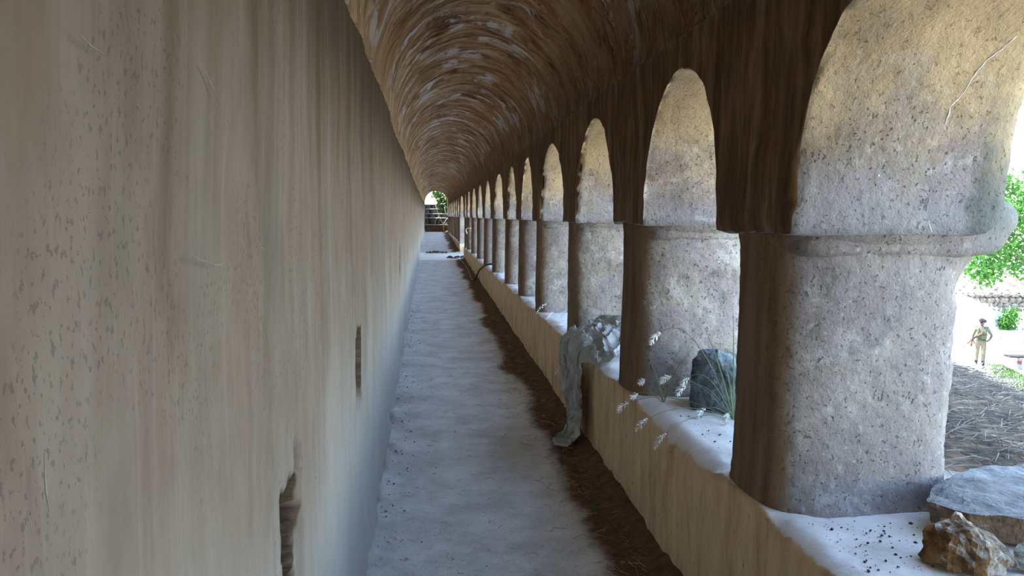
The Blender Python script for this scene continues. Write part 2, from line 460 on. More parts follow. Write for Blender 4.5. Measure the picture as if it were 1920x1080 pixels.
M = dict(
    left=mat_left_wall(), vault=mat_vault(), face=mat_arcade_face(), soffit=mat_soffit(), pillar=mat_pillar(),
    parapet=mat_parapet(), floor=mat_floor(), ground=mat_ground(), plastic=mat_plastic(),
    outer=simple('weathered_outer_plaster', (0.42, 0.38, 0.31), var=0.35, scale=4, bump=0.5),
    boulder=mat_rock('blue_grey_granite', (0.06, 0.068, 0.073), (0.16, 0.19, 0.205), (0.34, 0.42, 0.46)),
    slab=mat_rock('grey_brown_slab', (0.11, 0.105, 0.10), (0.19, 0.185, 0.175), (0.30, 0.295, 0.285), 9, 0.9, ((0.06, 0.035, 0.022), (0.20, 0.125, 0.08)), 'z'),
    ochre=mat_rock('ochre_streaked_rock', (0.035, 0.025, 0.018), (0.27, 0.21, 0.15), (0.60, 0.55, 0.47), 16, 1.0, ((0.13, 0.06, 0.02), (0.42, 0.22, 0.08)), 'x'),
    chunk=mat_rock('pale_green_rock', (0.23, 0.22, 0.16), (0.38, 0.38, 0.29), (0.5, 0.5, 0.42), 10),
    rubble=mat_rock('rubble_stone', (0.10, 0.082, 0.064), (0.20, 0.17, 0.14), (0.32, 0.285, 0.24), 3.0),
    mortar=simple('earth_mortar', (0.09, 0.07, 0.052), var=0.3, scale=5),
    step=mat_rock('dark_step_stone', (0.04, 0.035, 0.03), (0.09, 0.08, 0.068), (0.17, 0.155, 0.13), 4),
    tread=mat_rock('worn_pale_tread', (0.20, 0.185, 0.165), (0.29, 0.275, 0.245), (0.38, 0.36, 0.33), 4, 0.5),
    straw=simple('dry_straw', (0.20, 0.18, 0.15), var=0.5, scale=9),
    litter=simple('brown_litter', (0.27, 0.18, 0.10), var=0.5, scale=6),
    paletwig=simple('pale_twig', (0.50, 0.43, 0.33), var=0.2, scale=6),
    pebble=simple('pebble_grey', (0.24, 0.22, 0.19), var=0.5, scale=9),
    darkpebble=simple('dark_pebble', (0.07, 0.062, 0.055), var=0.4, scale=9),
    scratch=simple('chalky_scratch', (0.33, 0.305, 0.265), var=0.1),
    crackwhite=simple('white_lime_crack', (0.80, 0.79, 0.76), var=0.05),
    stalk=simple('green_grey_stalk', (0.25, 0.31, 0.20), var=0.25, scale=8),
    seed=simple('silvery_seed', (0.85, 0.87, 0.84), var=0.12, scale=30),
    leaf=mat_leaf('bright_leaf', (0.025, 0.105, 0.016), (0.075, 0.21, 0.033)),
    darkleaf=mat_leaf('deep_green_leaf', (0.022, 0.065, 0.013), (0.06, 0.14, 0.026), 0.2),
    grass=mat_leaf('lawn_blade', (0.03, 0.075, 0.018), (0.07, 0.14, 0.03), 0.2),
    bark=simple('grey_bark', (0.28, 0.24, 0.19), var=0.3, scale=10, bump=0.5),
    vine=simple('pale_dry_vine', (0.50, 0.47, 0.42), var=0.2, scale=8),
    black=simple('black_rubber', (0.015, 0.015, 0.017), rough=0.5, var=0.1),
    cable=simple('dusty_pale_cable', (0.40, 0.35, 0.28), var=0.15),
    whitepipe=simple('white_plastic_pipe', (0.72, 0.72, 0.70), var=0.05, rough=0.5),
    shirt=simple('khaki_shirt', (0.11, 0.107, 0.075), var=0.15, scale=14),
    trousers=simple('tan_trousers', (0.14, 0.12, 0.08), var=0.12, scale=10),
    skin=simple('brown_skin', (0.10, 0.05, 0.032), rough=0.55, var=0.08),
    boot=simple('black_boot_leather', (0.02, 0.02, 0.022), rough=0.45, var=0.2),
    beret=simple('navy_felt', (0.008, 0.010, 0.026), var=0.15),
    vest=simple('olive_webbing', (0.075, 0.095, 0.06), var=0.25, scale=18),
    gun=simple('gun_metal', (0.03, 0.03, 0.032), rough=0.4, var=0.2),
    gunwood=simple('rifle_wood', (0.14, 0.065, 0.03), rough=0.45, var=0.2),
    badge=simple('silver_badge', (0.7, 0.7, 0.68), rough=0.3, metal=0.8, var=0.05),
    plank=simple('dark_plank', (0.045, 0.038, 0.034), var=0.3, scale=8),
    whitepaint=simple('white_paint', (0.27, 0.28, 0.30), var=0.1),
    redpaint=simple('faded_red_paint', (0.22, 0.06, 0.05), var=0.15),
)

# ------------------------------------------------------------------ the corridor: dimensions
A, B = -0.278, 1.049            # inner faces of the blind wall and of the arcade
Y0, Y1 = -5.6, 44.0
SLOPE = 0.0147                  # the floor climbs gently
SILL, IMPOST, CROWN, SPRING = 0.69, 1.56, 2.217, 2.35
T = 0.66                        # thickness of the arcade
def bend(y): return 0.17 * (np.maximum(y, 0) / 44.0) ** 2
def floor_z(y): return SLOPE * np.asarray(y, float)

# piers: (near edge, far edge) of the upper wall
PIERS = [(-5.45, -0.40), (0.55, 1.10), (2.07, 2.62), (3.58, 4.18), (5.26, 5.74), (6.95, 7.42), (8.36, 8.86), (9.9, 10.38),  # first pier: unseen solid stretch behind the camera, closed up to cut light
         (11.9, 12.5), (13.8, 14.35), (15.8, 16.4), (18.0, 18.6), (20.1, 20.65), (21.55, 22.2), (25.0, 25.6), (27.0, 27.6), (29.0, 29.6),
         (31.2, 31.8), (33.6, 34.2), (36.2, 36.9), (39.0, 39.7), (42.0, 44.0)]
DOOR = 13                       # the gap after this pier is a doorway down to the floor

# ---- left wall
def build_left_wall():
    ys = np.unique(np.round(np.concatenate([np.arange(Y0, 0.3, 0.12), np.arange(0.3, 1.40, 0.02), np.arange(1.40, 1.66, 0.012), np.arange(1.66, 1.76, 0.005), np.arange(1.76, 1.85, 0.012), np.arange(1.85, 2.9, 0.025),
                    np.arange(2.9, 3.4, 0.011), np.arange(3.4, 7.5, 0.04), np.arange(7.5, 8.1, 0.02), np.arange(8.1, 10.3, 0.06), np.arange(10.3, 10.9, 0.02),
                    np.arange(10.9, 14.1, 0.08), np.arange(14.1, 14.8, 0.025), np.arange(14.8, 46.6, 0.2)]), 4))  # last stretch added past the corridor end to keep the sun out
    tz = np.linspace(0, 1, 124)
    Yg, Tg = np.meshgrid(ys, tz, indexing='ij')
    zb = floor_z(Yg) - 0.06
    Zg = zb + (SPRING + 0.06 - zb) * Tg
    P = np.stack([Yg, Zg, 0 * Yg], -1)
    X = A + bend(Yg) + 0.010 * fbm(P * [0.9, 0.8, 1], 3, 1) + 0.0035 * fbm(P * [7, 3, 1], 3, 2)
    X += 0.03 * np.exp(-((Zg - floor_z(Yg)) / 0.10) ** 2) * (0.6 + 0.6 * vn(P * [2.5, 0, 0], 3))         # plaster splays out at the foot
    rec = np.zeros_like(X)
    ed = 0.012 * fbm(P * [14, 14, 1], 3, 5); edz = 0.02 * fbm(P * [10, 10, 1], 3, 6)
    for (ya, yb, zt, zlo, dep) in ((1.485, 1.745, 1.035, 0.30, 0.10), (2.99, 3.27, 1.115, 0.79, 0.13), (7.68, 7.90, 1.27, 0.96, 0.1), (10.48, 10.66, 1.14, 0.92, 0.1), (14.3, 14.55, 1.44, 0.93, 0.1)):
        e = np.minimum(np.minimum(Yg + ed - ya, yb - Yg + ed * 0.4), np.minimum(zt - Zg + edz, Zg - zlo + edz))
        w = sstep(-0.004, 0.014, e)
        deep = dep * (0.75 + 0.35 * fbm(P * [9, 9, 1], 3, 8)) * (0.35 + 0.65 * sstep(zlo - 0.02, zlo + 0.16, Zg))
        rc = sstep(-0.014, -0.004, e) * sstep(zlo - 0.03, zlo + 0.10, Zg)
        if ya < 2:   # the nearest one has a re-plastered outer flank before the broken core
            fl = sstep(1.752, 1.716, Yg + ed * 0.5)
            e2 = np.minimum(e, 1.722 - Yg + ed)
            w = sstep(-0.004, 0.012, e2)
            X -= 0.024 * fl * sstep(-0.004, 0.014, e)
            rc = sstep(-0.010, -0.001, e2)
        X -= w * deep
        rec = np.maximum(rec, rc)
    chip = sstep(0, 0.02, 0.05 - np.abs(Yg - 1.70 + (Zg - 1.03) * 0.25) + ed) * sstep(1.0, 1.03, Zg) * sstep(1.12, 1.07, Zg)
    X -= chip * 0.02; rec = np.maximum(rec, chip * 0.45)
    nu, nv = X.shape
    V = np.stack([X, Yg, Zg], -1)
    back = np.zeros((nu, 2, 3)); back[:, :, 0] = A - 0.75; back[:, :, 1] = ys[:, None]; back[:, 0, 2] = SPRING + 0.06; back[:, 1, 2] = floor_z(ys) - 0.06
    V = np.concatenate([V, back], 1); nv2 = nv + 2
    uv = np.concatenate([np.stack([Yg, Zg], -1), back[:, :, 1:]], 1).reshape(-1, 2)
    rec = np.concatenate([rec, np.zeros((nu, 2))], 1).ravel()
    F = gridfaces(nu, nv2, False, True)
    caps = [tuple(range(nv2)), tuple((nu - 1) * nv2 + i for i in range(nv2 - 1, -1, -1))]
    return obj('wall_left', V.reshape(-1, 3), list(F) + caps, M['left'], uv=uv, attr={'recess': rec}, kind='structure',
               label='long blind wall of streaked beige plaster with broken recesses')
wall_left = build_left_wall()

def scratch(pts, w=0.003):
    mb = MB(); mb.tube([(A + 0.008, y, z) for y, z in pts], [w * 0.3] + [w] * (len(pts) - 2) + [w * 0.3], 5)
    o = mb.build('scratch', M['scratch'], wall_left, label='pale scratch in the plaster')

# ---- vault
def build_ceiling():
    ys = np.unique(np.round(np.concatenate([np.arange(Y0, 1, 0.15), np.arange(1, 9, 0.05), np.arange(9, 20, 0.12), np.arange(20, Y1, 0.3), [Y1]]), 4))
    na = 72
    th = np.linspace(math.pi, 0, na)
    ca, ra = (A + 0.016 + B) / 2, (B - A - 0.016) / 2
    sx = np.concatenate([ca + ra * np.cos(th), [B + 0.012, B + 0.03]]); sz = np.concatenate([SPRING + 0.675 * np.sin(th), [SPRING - 0.05, SPRING - 0.12]])
    n = len(sx)
    Yg = np.repeat(ys[:, None], n, 1)
    S = np.concatenate([[0], np.cumsum(np.hypot(np.diff(sx), np.diff(sz)))])
    Sg = np.repeat(S[None], len(ys), 0)
    P = np.stack([Sg, Yg, 0 * Yg], -1)
    d = 0.012 * fbm(P * [1.2, 1.3, 1], 3, 21) + 0.005 * fbm(P * [4, 11, 1], 3, 22)
    d *= np.concatenate([np.ones(na - 12), np.linspace(1, 0, 12), [0, 0]])[None]
    nx = np.concatenate([np.cos(th), [1, 1]]); nz = np.concatenate([np.sin(th), [0, 0]])
    X = sx[None] + bend(Yg) - d * nx[None]; Z = sz[None] - d * nz[None]
    lip = 0.010 * (0.5 + fbm(np.stack([ys * 3, ys * 0, ys * 0], -1), 4, 23))
    Z[:, 0] -= np.abs(lip); Z[:, 1] -= np.abs(lip) * 0.6
    V = np.stack([X, Yg, Z], -1)
    out = [(B + T, SPRING - 0.12), (B + T, 3.42), (A - 0.75, 3.42), (A - 0.75, SPRING)]
    ext = np.zeros((len(ys), 4, 3))
    for j, (x, z) in enumerate(out):
        ext[:, j, 0] = x + (bend(ys) if x > 0 else 0); ext[:, j, 1] = ys; ext[:, j, 2] = z
    V = np.concatenate([V, ext], 1); nv = n + 4
    uv = np.stack([np.concatenate([Sg, np.full((len(ys), 3), 5.0), np.full((len(ys), 1), -0.6)], 1), np.repeat(ys[:, None], nv, 1)], -1).reshape(-1, 2)
    F = gridfaces(len(ys), nv, False, True)
    fm = np.zeros((len(ys) - 1, nv), int); fm[:, n - 1:n + 3] = 1
    caps = [tuple(range(nv - 1, -1, -1)), tuple((len(ys) - 1) * nv + i for i in range(nv))]
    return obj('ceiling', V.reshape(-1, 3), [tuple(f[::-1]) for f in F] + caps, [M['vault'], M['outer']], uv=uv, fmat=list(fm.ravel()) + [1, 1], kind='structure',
               label='barrel vault brushed in brown limewash with white smears')
ceiling = build_ceiling()

# ---- floor
def build_floor():
    ys = np.unique(np.round(np.concatenate([np.arange(Y0, 1, 0.1), np.arange(1, 8, 0.03), np.arange(8, 20, 0.07), np.arange(20, 26, 0.05), np.arange(26, Y1, 0.2), [Y1]]), 4))
    xs = np.linspace(A - 0.1, B + 0.12, 60)
    xs = np.concatenate([xs, [B + 0.3, B + 0.55, B + T]])
    Yg, Xg = np.meshgrid(ys, xs, indexing='ij')
    P = np.stack([Xg, Yg, 0 * Xg], -1)
    soil_edge = 0.80 + 0.07 * fbm(np.stack([Yg * 1.1, 0 * Yg, 0 * Yg], -1), 4, 31)
    soil = sstep(-0.16, 0.16, Xg - soil_edge)
    door = ((Yg > 22.15) & (Yg < 25.05)).astype(float)
    thr = sstep(21.5, 21.8, Yg) * sstep(25.3, 25.0, Yg)  # mask of the strip where doorway light is painted on the floor
    Z = floor_z(Yg) + 0.006 * fbm(P * [3, 3, 1], 4, 32) + soil * (1 - 0.8 * thr) * (0.015 + 0.02 * np.abs(fbm(P * [7, 7, 1], 3, 33)) + 0.06 * sstep(0.9, 1.08, Xg))
    left = sstep(0.16, 0.0, Xg - A) * sstep(0, 0.25, 0.25 + vn(P * [0, 1.5, 0], 35))
    Z += left * 0.03 * np.abs(fbm(P * [12, 12, 1], 3, 34))
    Z = Z - 0.25 * ((Xg > B + 0.13) & (door < 0.5))
    V = np.stack([Xg + bend(Yg), Yg, Z], -1)
    return obj('floor', V.reshape(-1, 3), gridfaces(len(ys), len(xs))[:, ::-1], M['floor'], uv=np.stack([Xg, Yg], -1).reshape(-1, 2),
               attr={'soil': (soil * (1 - thr)).ravel(), 'threshold': thr.ravel()}, kind='structure', label='trodden grey lime floor with a brown soil strip along the parapet')
floor = build_floor()

# ---- arcade wall: parapet (the wall's own mesh), pillars, arches, brackets
def build_parapet(ya, yb, parent, first):
    step = 0.025 if ya < 10 else 0.06
    ys = np.unique(np.concatenate([np.arange(ya, min(yb, 0.8), 0.1), np.arange(max(ya, 0.8), min(yb, 8), 0.02), np.arange(max(ya, 8), yb, 0.07), [yb]]))
    # profile parameter: front face, edge, top, back
    prof = [(0, t) for t in np.linspace(0, 1, 26)[:-1]] + [(1, t) for t in np.linspace(0, 1, 36)] + [(2, t) for t in np.linspace(0.1, 1, 5)]
    n = len(prof)
    Yg = np.repeat(ys[:, None], n, 1); X = np.zeros_like(Yg); Z = np.zeros_like(Yg); top = np.zeros_like(Yg); S = np.zeros_like(Yg)
    brk = 0.5 + 0.5 * fbm(np.stack([ys * 2.3, 0 * ys, 0 * ys], -1), 4, 41)
    # wear of the front arris is strongest in the middle of each opening
    wear = np.zeros_like(ys)
    for i in range(len(PIERS) - 1):
        a, b = PIERS[i][1] - 0.1, PIERS[i + 1][0] + 0.1
        wear = np.maximum(wear, np.clip(1 - ((ys - (a + b) / 2) / ((b - a) / 2)) ** 4, 0, 1))
    cham = (0.015 + 0.075 * np.abs(brk)) * wear + 0.004
    fz = floor_z(ys) - 0.06
    for j, (k, t) in enumerate(prof):
        if k == 0:
            zt = SILL - cham * 0.9
            Z[:, j] = fz + (zt - fz) * t; X[:, j] = B + 0.02 * (t - 0.5) * 0
            S[:, j] = Z[:, j]
        elif k == 1:
            e = np.clip(1 - t / 0.12, 0, 1) ** 2
            X[:, j] = B + T * t + 0.0; Z[:, j] = SILL - cham * 0.9 * e + 0.006 * math.sin(t * 3)
            top[:, j] = min(1, 0.25 + t * 14); S[:, j] = SILL + t * T
        else:
            X[:, j] = B + T + 0.05 * t; Z[:, j] = SILL - 0.02 - 1.6 * t; S[:, j] = SILL + T + t; top[:, j] = 0
    P = np.stack([X * 1.0, Yg, Z], -1)
    nz_ = 0.010 * fbm(P * [2, 1.6, 2.2], 4, 42) + 0.004 * fbm(P * 12, 3, 43)
    fr = np.array([1.0 if k == 0 else 0.0 for k, t in prof]); tp = np.array([1.0 if k == 1 else 0.0 for k, t in prof])
    X = X - nz_ * fr + bend(Yg); Z = Z + nz_ * tp * 0.9
    V = np.stack([X, Yg, Z], -1)
    F = [tuple(f) for f in gridfaces(len(ys), n)] + [tuple(range(n - 1, -1, -1)), tuple((len(ys) - 1) * n + i for i in range(n))]
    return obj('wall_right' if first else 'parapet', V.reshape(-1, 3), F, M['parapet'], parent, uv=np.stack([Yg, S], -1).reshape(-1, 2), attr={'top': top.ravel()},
               kind='structure' if first else None)
wall_right = build_parapet(Y0, PIERS[DOOR][1], None, True)
wall_right['label'] = 'arcade wall with brown parapet, stout pillars and round arches'
build_parapet(PIERS[DOOR + 1][0], Y1, wall_right, False)

def build_pillar(i, ya, yb):
    near = 0.5 < ya < 8
    nu, nz_ = (112, 84) if near else (40, 22)
    c, w = (ya + yb) / 2, min((yb - ya) / 2 - 0.065, 0.6) if yb - ya < 1 else (yb - ya) / 2 - 0.05
    z0 = SILL - 0.04
    base = 0.0
    if i in (DOOR, DOOR + 1): pass
    th = np.linspace(0, 2 * math.pi, nu, endpoint=False)
    n = 3.4
    ct, st = np.cos(th), np.sin(th)
    rad = (np.abs(ct) ** n + np.abs(st) ** n) ** (-1 / n)
    ux, uy = rad * ct, rad * st
    zs = np.linspace(z0, IMPOST + 0.012, nz_)
    q = (zs - SILL) / (IMPOST - SILL)
    flare = 0.035 * np.exp(-np.clip(q, 0, 9) / 0.07) + 0.045 * sstep(0.93, 1.0, q) ** 1.3 + 0.008
    out = 0.0 + 0.10 * sstep(0.72, 1.0, q) ** 2
    Zg, Ug = np.meshgrid(zs, np.arange(nu), indexing='ij')
    hx = T / 2 - 0.006
    Xl = hx + hx * ux[None] * np.ones_like(Zg)
    Xl = Xl + np.where(ux[None] > 0, ux[None] * (out[:, None]), 0) + 0.012
    Yl = c + uy[None] * (w + flare[:, None])
    P = np.stack([Xl + 10, Yl, Zg], -1)
    d = 0.007 * fbm(P * 2.2, 3, 51) + 0.0045 * fbm(P * 10, 4, 52)
    if near: d = d + 0.0028 * fbm(P * 38, 2, 53)
    ff = np.where(ux < -0.8, 0.35, 1.0)[None]
    X = B + Xl + d * ux[None] * ff + bend(Yl); Y = Yl + d * uy[None]
    V = np.stack([X, Y, Zg], -1).reshape(-1, 3)
    F = [tuple(f[::-1]) for f in gridfaces(nz_, nu, False, True)] + [tuple(range(nu - 1, -1, -1)), tuple((nz_ - 1) * nu + k for k in range(nu))]
    return obj('pillar', V, F, M['pillar'], wall_right, attr={'depth': Xl.ravel()})
for i, (a, b) in enumerate(PIERS):
    if i != DOOR + 1: build_pillar(i, a, b)

def build_door_jamb():
    ya, yb = PIERS[DOOR + 1]
    mb = MB()
    c = (ya + yb) / 2
    z0 = float(floor_z(c)) - 0.05
    nz_, pts = 14, []
    zs = np.linspace(z0, IMPOST + 0.01, nz_)
    sec = [(0.01, -1), (0.2, -1), (0.45, -1), (T, -1), (T, 0), (T, 1), (0.3, 1), (0.01, 1), (0.01, 0.3), (0.01, -0.5)]
    V = []; dep = []
    for z in zs:
        for (x, s) in sec:
            V.append((B + x + float(bend(c)), c + s * ((yb - ya) / 2 - 0.02) + 0.01 * math.sin(z * 7 + x * 9), z)); dep.append(max(x, 0.1) if s < 0 else x)
    n = len(sec)
    F = [tuple(f) for f in gridfaces(nz_, n, False, True)] + [tuple(range(n)), tuple((nz_ - 1) * n + k for k in range(n - 1, -1, -1))]
    return obj('pillar', V, F, M['pillar'], wall_right, attr={'depth': dep}, smooth=False)
build_door_jamb()

def build_arches():
    cols = []          # (y, bottom z)
    for i, (a, b) in enumerate(PIERS):
        near = 0 < a < 9
        npier = 14 if near else 4
        for t in np.linspace(0, 1, npier): cols.append((a + (b - a) * t, IMPOST))
        if i + 1 < len(PIERS):
            ya, yb = b, PIERS[i + 1][0]
            n = 56 if near else (28 if a < 20 else 18)
            for t in np.linspace(math.pi, 0, n)[1:-1]:
                y = (ya + yb) / 2 + (yb - ya) / 2 * math.cos(t)
                cols.append((y, IMPOST + (CROWN - IMPOST) * max(math.sin(t), 0) ** 0.92))
    cols = np.array(cols); ys, zb = cols[:, 0].copy(), cols[:, 1].copy()
    ystart = ys.copy()
    ny, nt, nb = 26, 26, 8
    n = ny + nt + nb
    X = np.zeros((len(ys), n)); Z = np.zeros_like(X); S = np.zeros_like(X); dep = np.zeros_like(X)
    for j in range(ny):
        t = (j / (ny - 1)) ** 0.75; X[:, j] = 0; Z[:, j] = SPRING + (zb - SPRING) * t
    for j in range(nt):
        t = (j + 1) / nt
        X[:, ny + j] = T * t - 0.0
        e = max(0, (t - 0.88) / 0.12); Z[:, ny + j] = zb + 0.05 * e * e; dep[:, ny + j] = X[:, ny + j]
    for j in range(nb):
        t = (j + 1) / nb; X[:, ny + nt + j] = T + 0.005; Z[:, ny + nt + j] = zb + 0.05 + (SPRING - zb - 0.05) * t; dep[:, ny + nt + j] = T
    Yg = np.repeat(ys[:, None], n, 1)
    P = np.stack([X, Yg, Z], -1)
    # normals of the profile for displacement
    dzdy = np.gradient(zb, ys + np.arange(len(ys)) * 1e-9); dzdy = np.clip(dzdy, -30, 30)
    sn = np.stack([dzdy, -np.ones_like(dzdy)], -1); sn /= np.linalg.norm(sn, axis=1)[:, None]       # (y,z) outward (towards the opening)
    d = 0.012 * fbm(P * 2.4, 3, 61) + 0.006 * fbm(P * 8, 4, 62) + 0.002 * fbm(P * 30, 2, 63)
    dch = np.abs(fbm(P * 17, 4, 64)) * 0.014
    for yc, zc, kk in ((5.22, 1.95, 3.0), (6.9, 1.75, 4.0), (9.85, 1.9, 3.5), (11.85, 1.9, 3.0), (3.0, 2.2, 1.2)):
        dch *= 1 + kk * np.exp(-((Yg - yc) / 0.16) ** 2 - ((Z - zc) / 0.22) ** 2)
    for j in range(n):
        if j < ny - 1:
            X[:, j] -= d[:, j] * 0.7 * min(1.0, j / 5.0)
        elif j < ny + nt:
            k = 1.0
            Yg[:, j] += d[:, j] * sn[:, 0] * k; Z[:, j] += d[:, j] * sn[:, 1] * k
            if j == ny - 1:
                X[:, j] += dch[:, j]; Yg[:, j] -= dch[:, j] * sn[:, 0] * 0.8; Z[:, j] -= dch[:, j] * sn[:, 1] * 0.8
    X = X + B + bend(Yg)
    V = np.stack([X, Yg, Z], -1)
    uv = np.stack([np.repeat(ys[:, None], n, 1), Z], -1).reshape(-1, 2)
    F = gridfaces(len(ys), n)[:, ::-1]
    fm = np.zeros((len(ys) - 1, n - 1), int); fm[:, ny - 1:] = 1
    # close the top
    top = [(i * n, i * n + n - 1, (i + 1) * n + n - 1, (i + 1) * n) for i in range(len(ys) - 1)]
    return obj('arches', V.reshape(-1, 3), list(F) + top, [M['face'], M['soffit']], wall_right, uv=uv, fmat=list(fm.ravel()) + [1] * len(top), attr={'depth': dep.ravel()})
build_arches()

def build_bracket(ya, yb):
    c, w = (ya + yb) / 2, min((yb - ya) / 2, 0.5)
    zs = np.array([1.490, 1.500, 1.515, 1.535, 1.56, 1.585, 1.61, 1.635, 1.655, 1.67, 1.68])
    xo = np.array([0.66, 0.735, 0.758, 0.772, 0.785, 0.795, 0.800, 0.795, 0.775, 0.735, 0.66])
    ins = np.array([0.035, 0.012, 0.004, 0.001, 0.0, 0.0, 0.0, 0.0, 0.004, 0.012, 0.03])
    nu = 40
    th = np.linspace(0, 2 * math.pi, nu, endpoint=False) + 0.02
    rad = (np.abs(np.cos(th)) ** 7 + np.abs(np.sin(th)) ** 7) ** (-1 / 7)
    V = []; dep = []
    for z, x, e in zip(zs, xo, ins):
        x0 = 0.05 if z < 1.57 else 0.30; cx, hx = (x0 + x) / 2, (x - x0) / 2
        for k in range(nu):
            px = cx + hx * rad[k] * math.cos(th[k]); py = c + (w - 0.042 - e - max(0, z - 1.60) * 0.25) * rad[k] * math.sin(th[k])
            dd = 0.010 * float(fbm(np.array([px * 7 + 3, py * 7, z * 7]), 4, 71))
            V.append((B + px + dd * (px > 0.6) + float(bend(c)), py + dd * 0.7, z + 0.4 * dd)); dep.append(px)
    n = len(zs)
    F = [tuple(f[::-1]) for f in gridfaces(n, nu, False, True)] + [tuple(range(nu - 1, -1, -1)), tuple((n - 1) * nu + k for k in range(nu))]
    return obj('impost_bracket', V, F, M['pillar'], wall_right, attr={'depth': dep})
for i, (a, b) in enumerate(PIERS): build_bracket(a, b)

# ------------------------------------------------------------------ the land outside
def ground_z(x, y):
    x = np.asarray(x, float); y = np.asarray(y, float)
    z = 0.60 - 0.22 * sstep(2.2, 3.4, x) - 3.85 * np.clip((x - 3.3) / 13.0, 0, 1) ** 1.02
    z = z + 1.25 * sstep(32.2, 32.5, y - 0.1 * (x - 26)) * sstep(18, 20, x) * 1.25 + np.clip(y - 33, 0, 16) * 0.115 * sstep(15, 20, x)
    rise = sstep(41.5, 46.5, y) * sstep(12, 3, x)
    z = z * (1 - rise) + 2.2 * rise
    return z

def build_ground():
    xs = np.unique(np.round(np.concatenate([[B + T - 0.02], np.arange(1.8, 6, 0.1), np.arange(6, 32, 0.35), np.arange(32, 130, 4)]), 3))
    ys = np.unique(np.round(np.concatenate([np.arange(-30, 0, 1.5), np.arange(0, 8, 0.12), np.arange(8, 40, 0.4), np.arange(40, 50, 0.4), np.arange(50, 150, 4)]), 3))
    Xg, Yg = np.meshgrid(xs, ys, indexing='ij')
    P = np.stack([Xg, Yg, 0 * Xg], -1)
    Z = ground_z(Xg, Yg) + 0.05 * fbm(P * [0.8, 0.8, 1], 4, 81) * sstep(2.2, 6, Xg) + 0.01 * fbm(P * 6, 2, 82)
    X = Xg + np.where(Xg < 1.8, bend(Yg), 0)
    o = obj('ground', np.stack([X, Yg, Z], -1).reshape(-1, 3), gridfaces(len(xs), len(ys)), M['ground'], kind='structure', label='pale dry sloping ground outside the arcade')
    xs = np.arange(-30, 1.9, 0.6); ys = np.concatenate([np.arange(46.2, 50, 0.4), np.arange(50, 150, 5)])
    Xg, Yg = np.meshgrid(xs, ys, indexing='ij'); P = np.stack([Xg, Yg, 0 * Xg], -1)
    Z = 2.24 + 0.04 * fbm(P, 3, 83)
    obj('ground', np.stack([Xg, Yg, Z], -1).reshape(-1, 3), gridfaces(len(xs), len(ys)), M['ground'], kind='structure', label='high ground beyond the far steps')
build_ground()

def leaf_cloud(name, blobs, n, size, mat, parent=None, seed=0, kind='stuff', droop=0.3):
    """n folded leaves spread through the outer part of ellipsoid clumps"""
    r = np.random.default_rng(seed)
    blobs = [(np.array(c, float), np.array(s, float)) for c, s in blobs]
    wts = np.array([s[0] * s[1] * s[2] for c, s in blobs]) ** 0.67; wts /= wts.sum()
    V, F = [], []
    k = r.choice(len(blobs), n, p=wts)
    for i in range(n):
        c, s = blobs[k[i]]
        d = r.normal(size=3); d /= np.linalg.norm(d)
        p = c + d * s * (r.random() ** 0.35) * r.uniform(0.85, 1.12)
        t = r.normal(size=3); t[2] -= droop; t /= np.linalg.norm(t)
        nn = d + r.normal(size=3) * 0.7; nn -= t * nn.dot(t); nn /= np.linalg.norm(nn); w = np.cross(t, nn)
        L = size * r.uniform(0.6, 1.3); W = L * 0.32
        o = len(V)
        V += [p, p + t * L * 0.5 + w * W + nn * W * 0.3, p + t * L, p + t * L * 0.5 - w * W + nn * W * 0.3, p + t * L * 0.5]
        F += [(o, o + 1, o + 4), (o + 1, o + 2, o + 4), (o, o + 4, o + 3), (o + 4, o + 2, o + 3)]
    return obj(name, V, F, mat, parent, smooth=False, kind=kind)

def rock_mesh(seed, dims, cuts=14, sub=4, rough=0.03):
    r = np.random.default_rng(seed)
    bm = bmesh.new(); bmesh.ops.create_icosphere(bm, subdivisions=sub, radius=1)
    D = np.array([v.co[:] for v in bm.verts]); F = [[v.index for v in f.verts] for f in bm.faces]; bm.free()
    N = r.normal(size=(cuts, 3)); N /= np.linalg.norm(N, axis=1)[:, None]
    N = np.vstack([N, [[0, 0, -1]]]); H = r.uniform(0.62, 0.95, len(N)); H[-1] = 0.55
    dn = D @ N.T; rr = np.where(dn > 1e-3, H[None] / np.maximum(dn, 1e-3), 9).min(1); rr = np.minimum(rr, 1.05)
    P = D * rr[:, None]; P = P * (1 + rough * fbm(P * 3.5 + seed, 4, seed)[:, None])
    P[:, 2] -= P[:, 2].min()
    ext = P.max(0) - P.min(0); P = (P - (P.max(0) + P.min(0)) / 2 * [1, 1, 0]) / ext * np.array(dims)
    return P, F

def polyhull(points, sub=3, rough=0.004, seed=0, rs=20, soft=0.5):
    """a hewn stone: convex hull of given corners, subdivided and roughened"""
    bm = bmesh.new()
    for p in points: bm.verts.new(p)
    bmesh.ops.convex_hull(bm, input=bm.verts)
    bmesh.ops.triangulate(bm, faces=bm.faces)
    for k in range(sub):
        bmesh.ops.subdivide_edges(bm, edges=[e for e in bm.edges if e.calc_length() > 0.022], cuts=1, use_grid_fill=False)
        bmesh.ops.triangulate(bm, faces=bm.faces)
    bmesh.ops.smooth_vert(bm, verts=bm.verts, factor=soft, use_axis_x=True, use_axis_y=True, use_axis_z=True)
    bm.normal_update()
    P = np.array([v.co[:] for v in bm.verts]); N = np.array([v.normal[:] for v in bm.verts]); F = [[v.index for v in f.verts] for f in bm.faces]
    bm.free()
    P = P + N * (rough * fbm(P * rs, 4, seed) + rough * 0.4 * fbm(P * rs * 4, 2, seed + 3))[:, None]
    return P, F

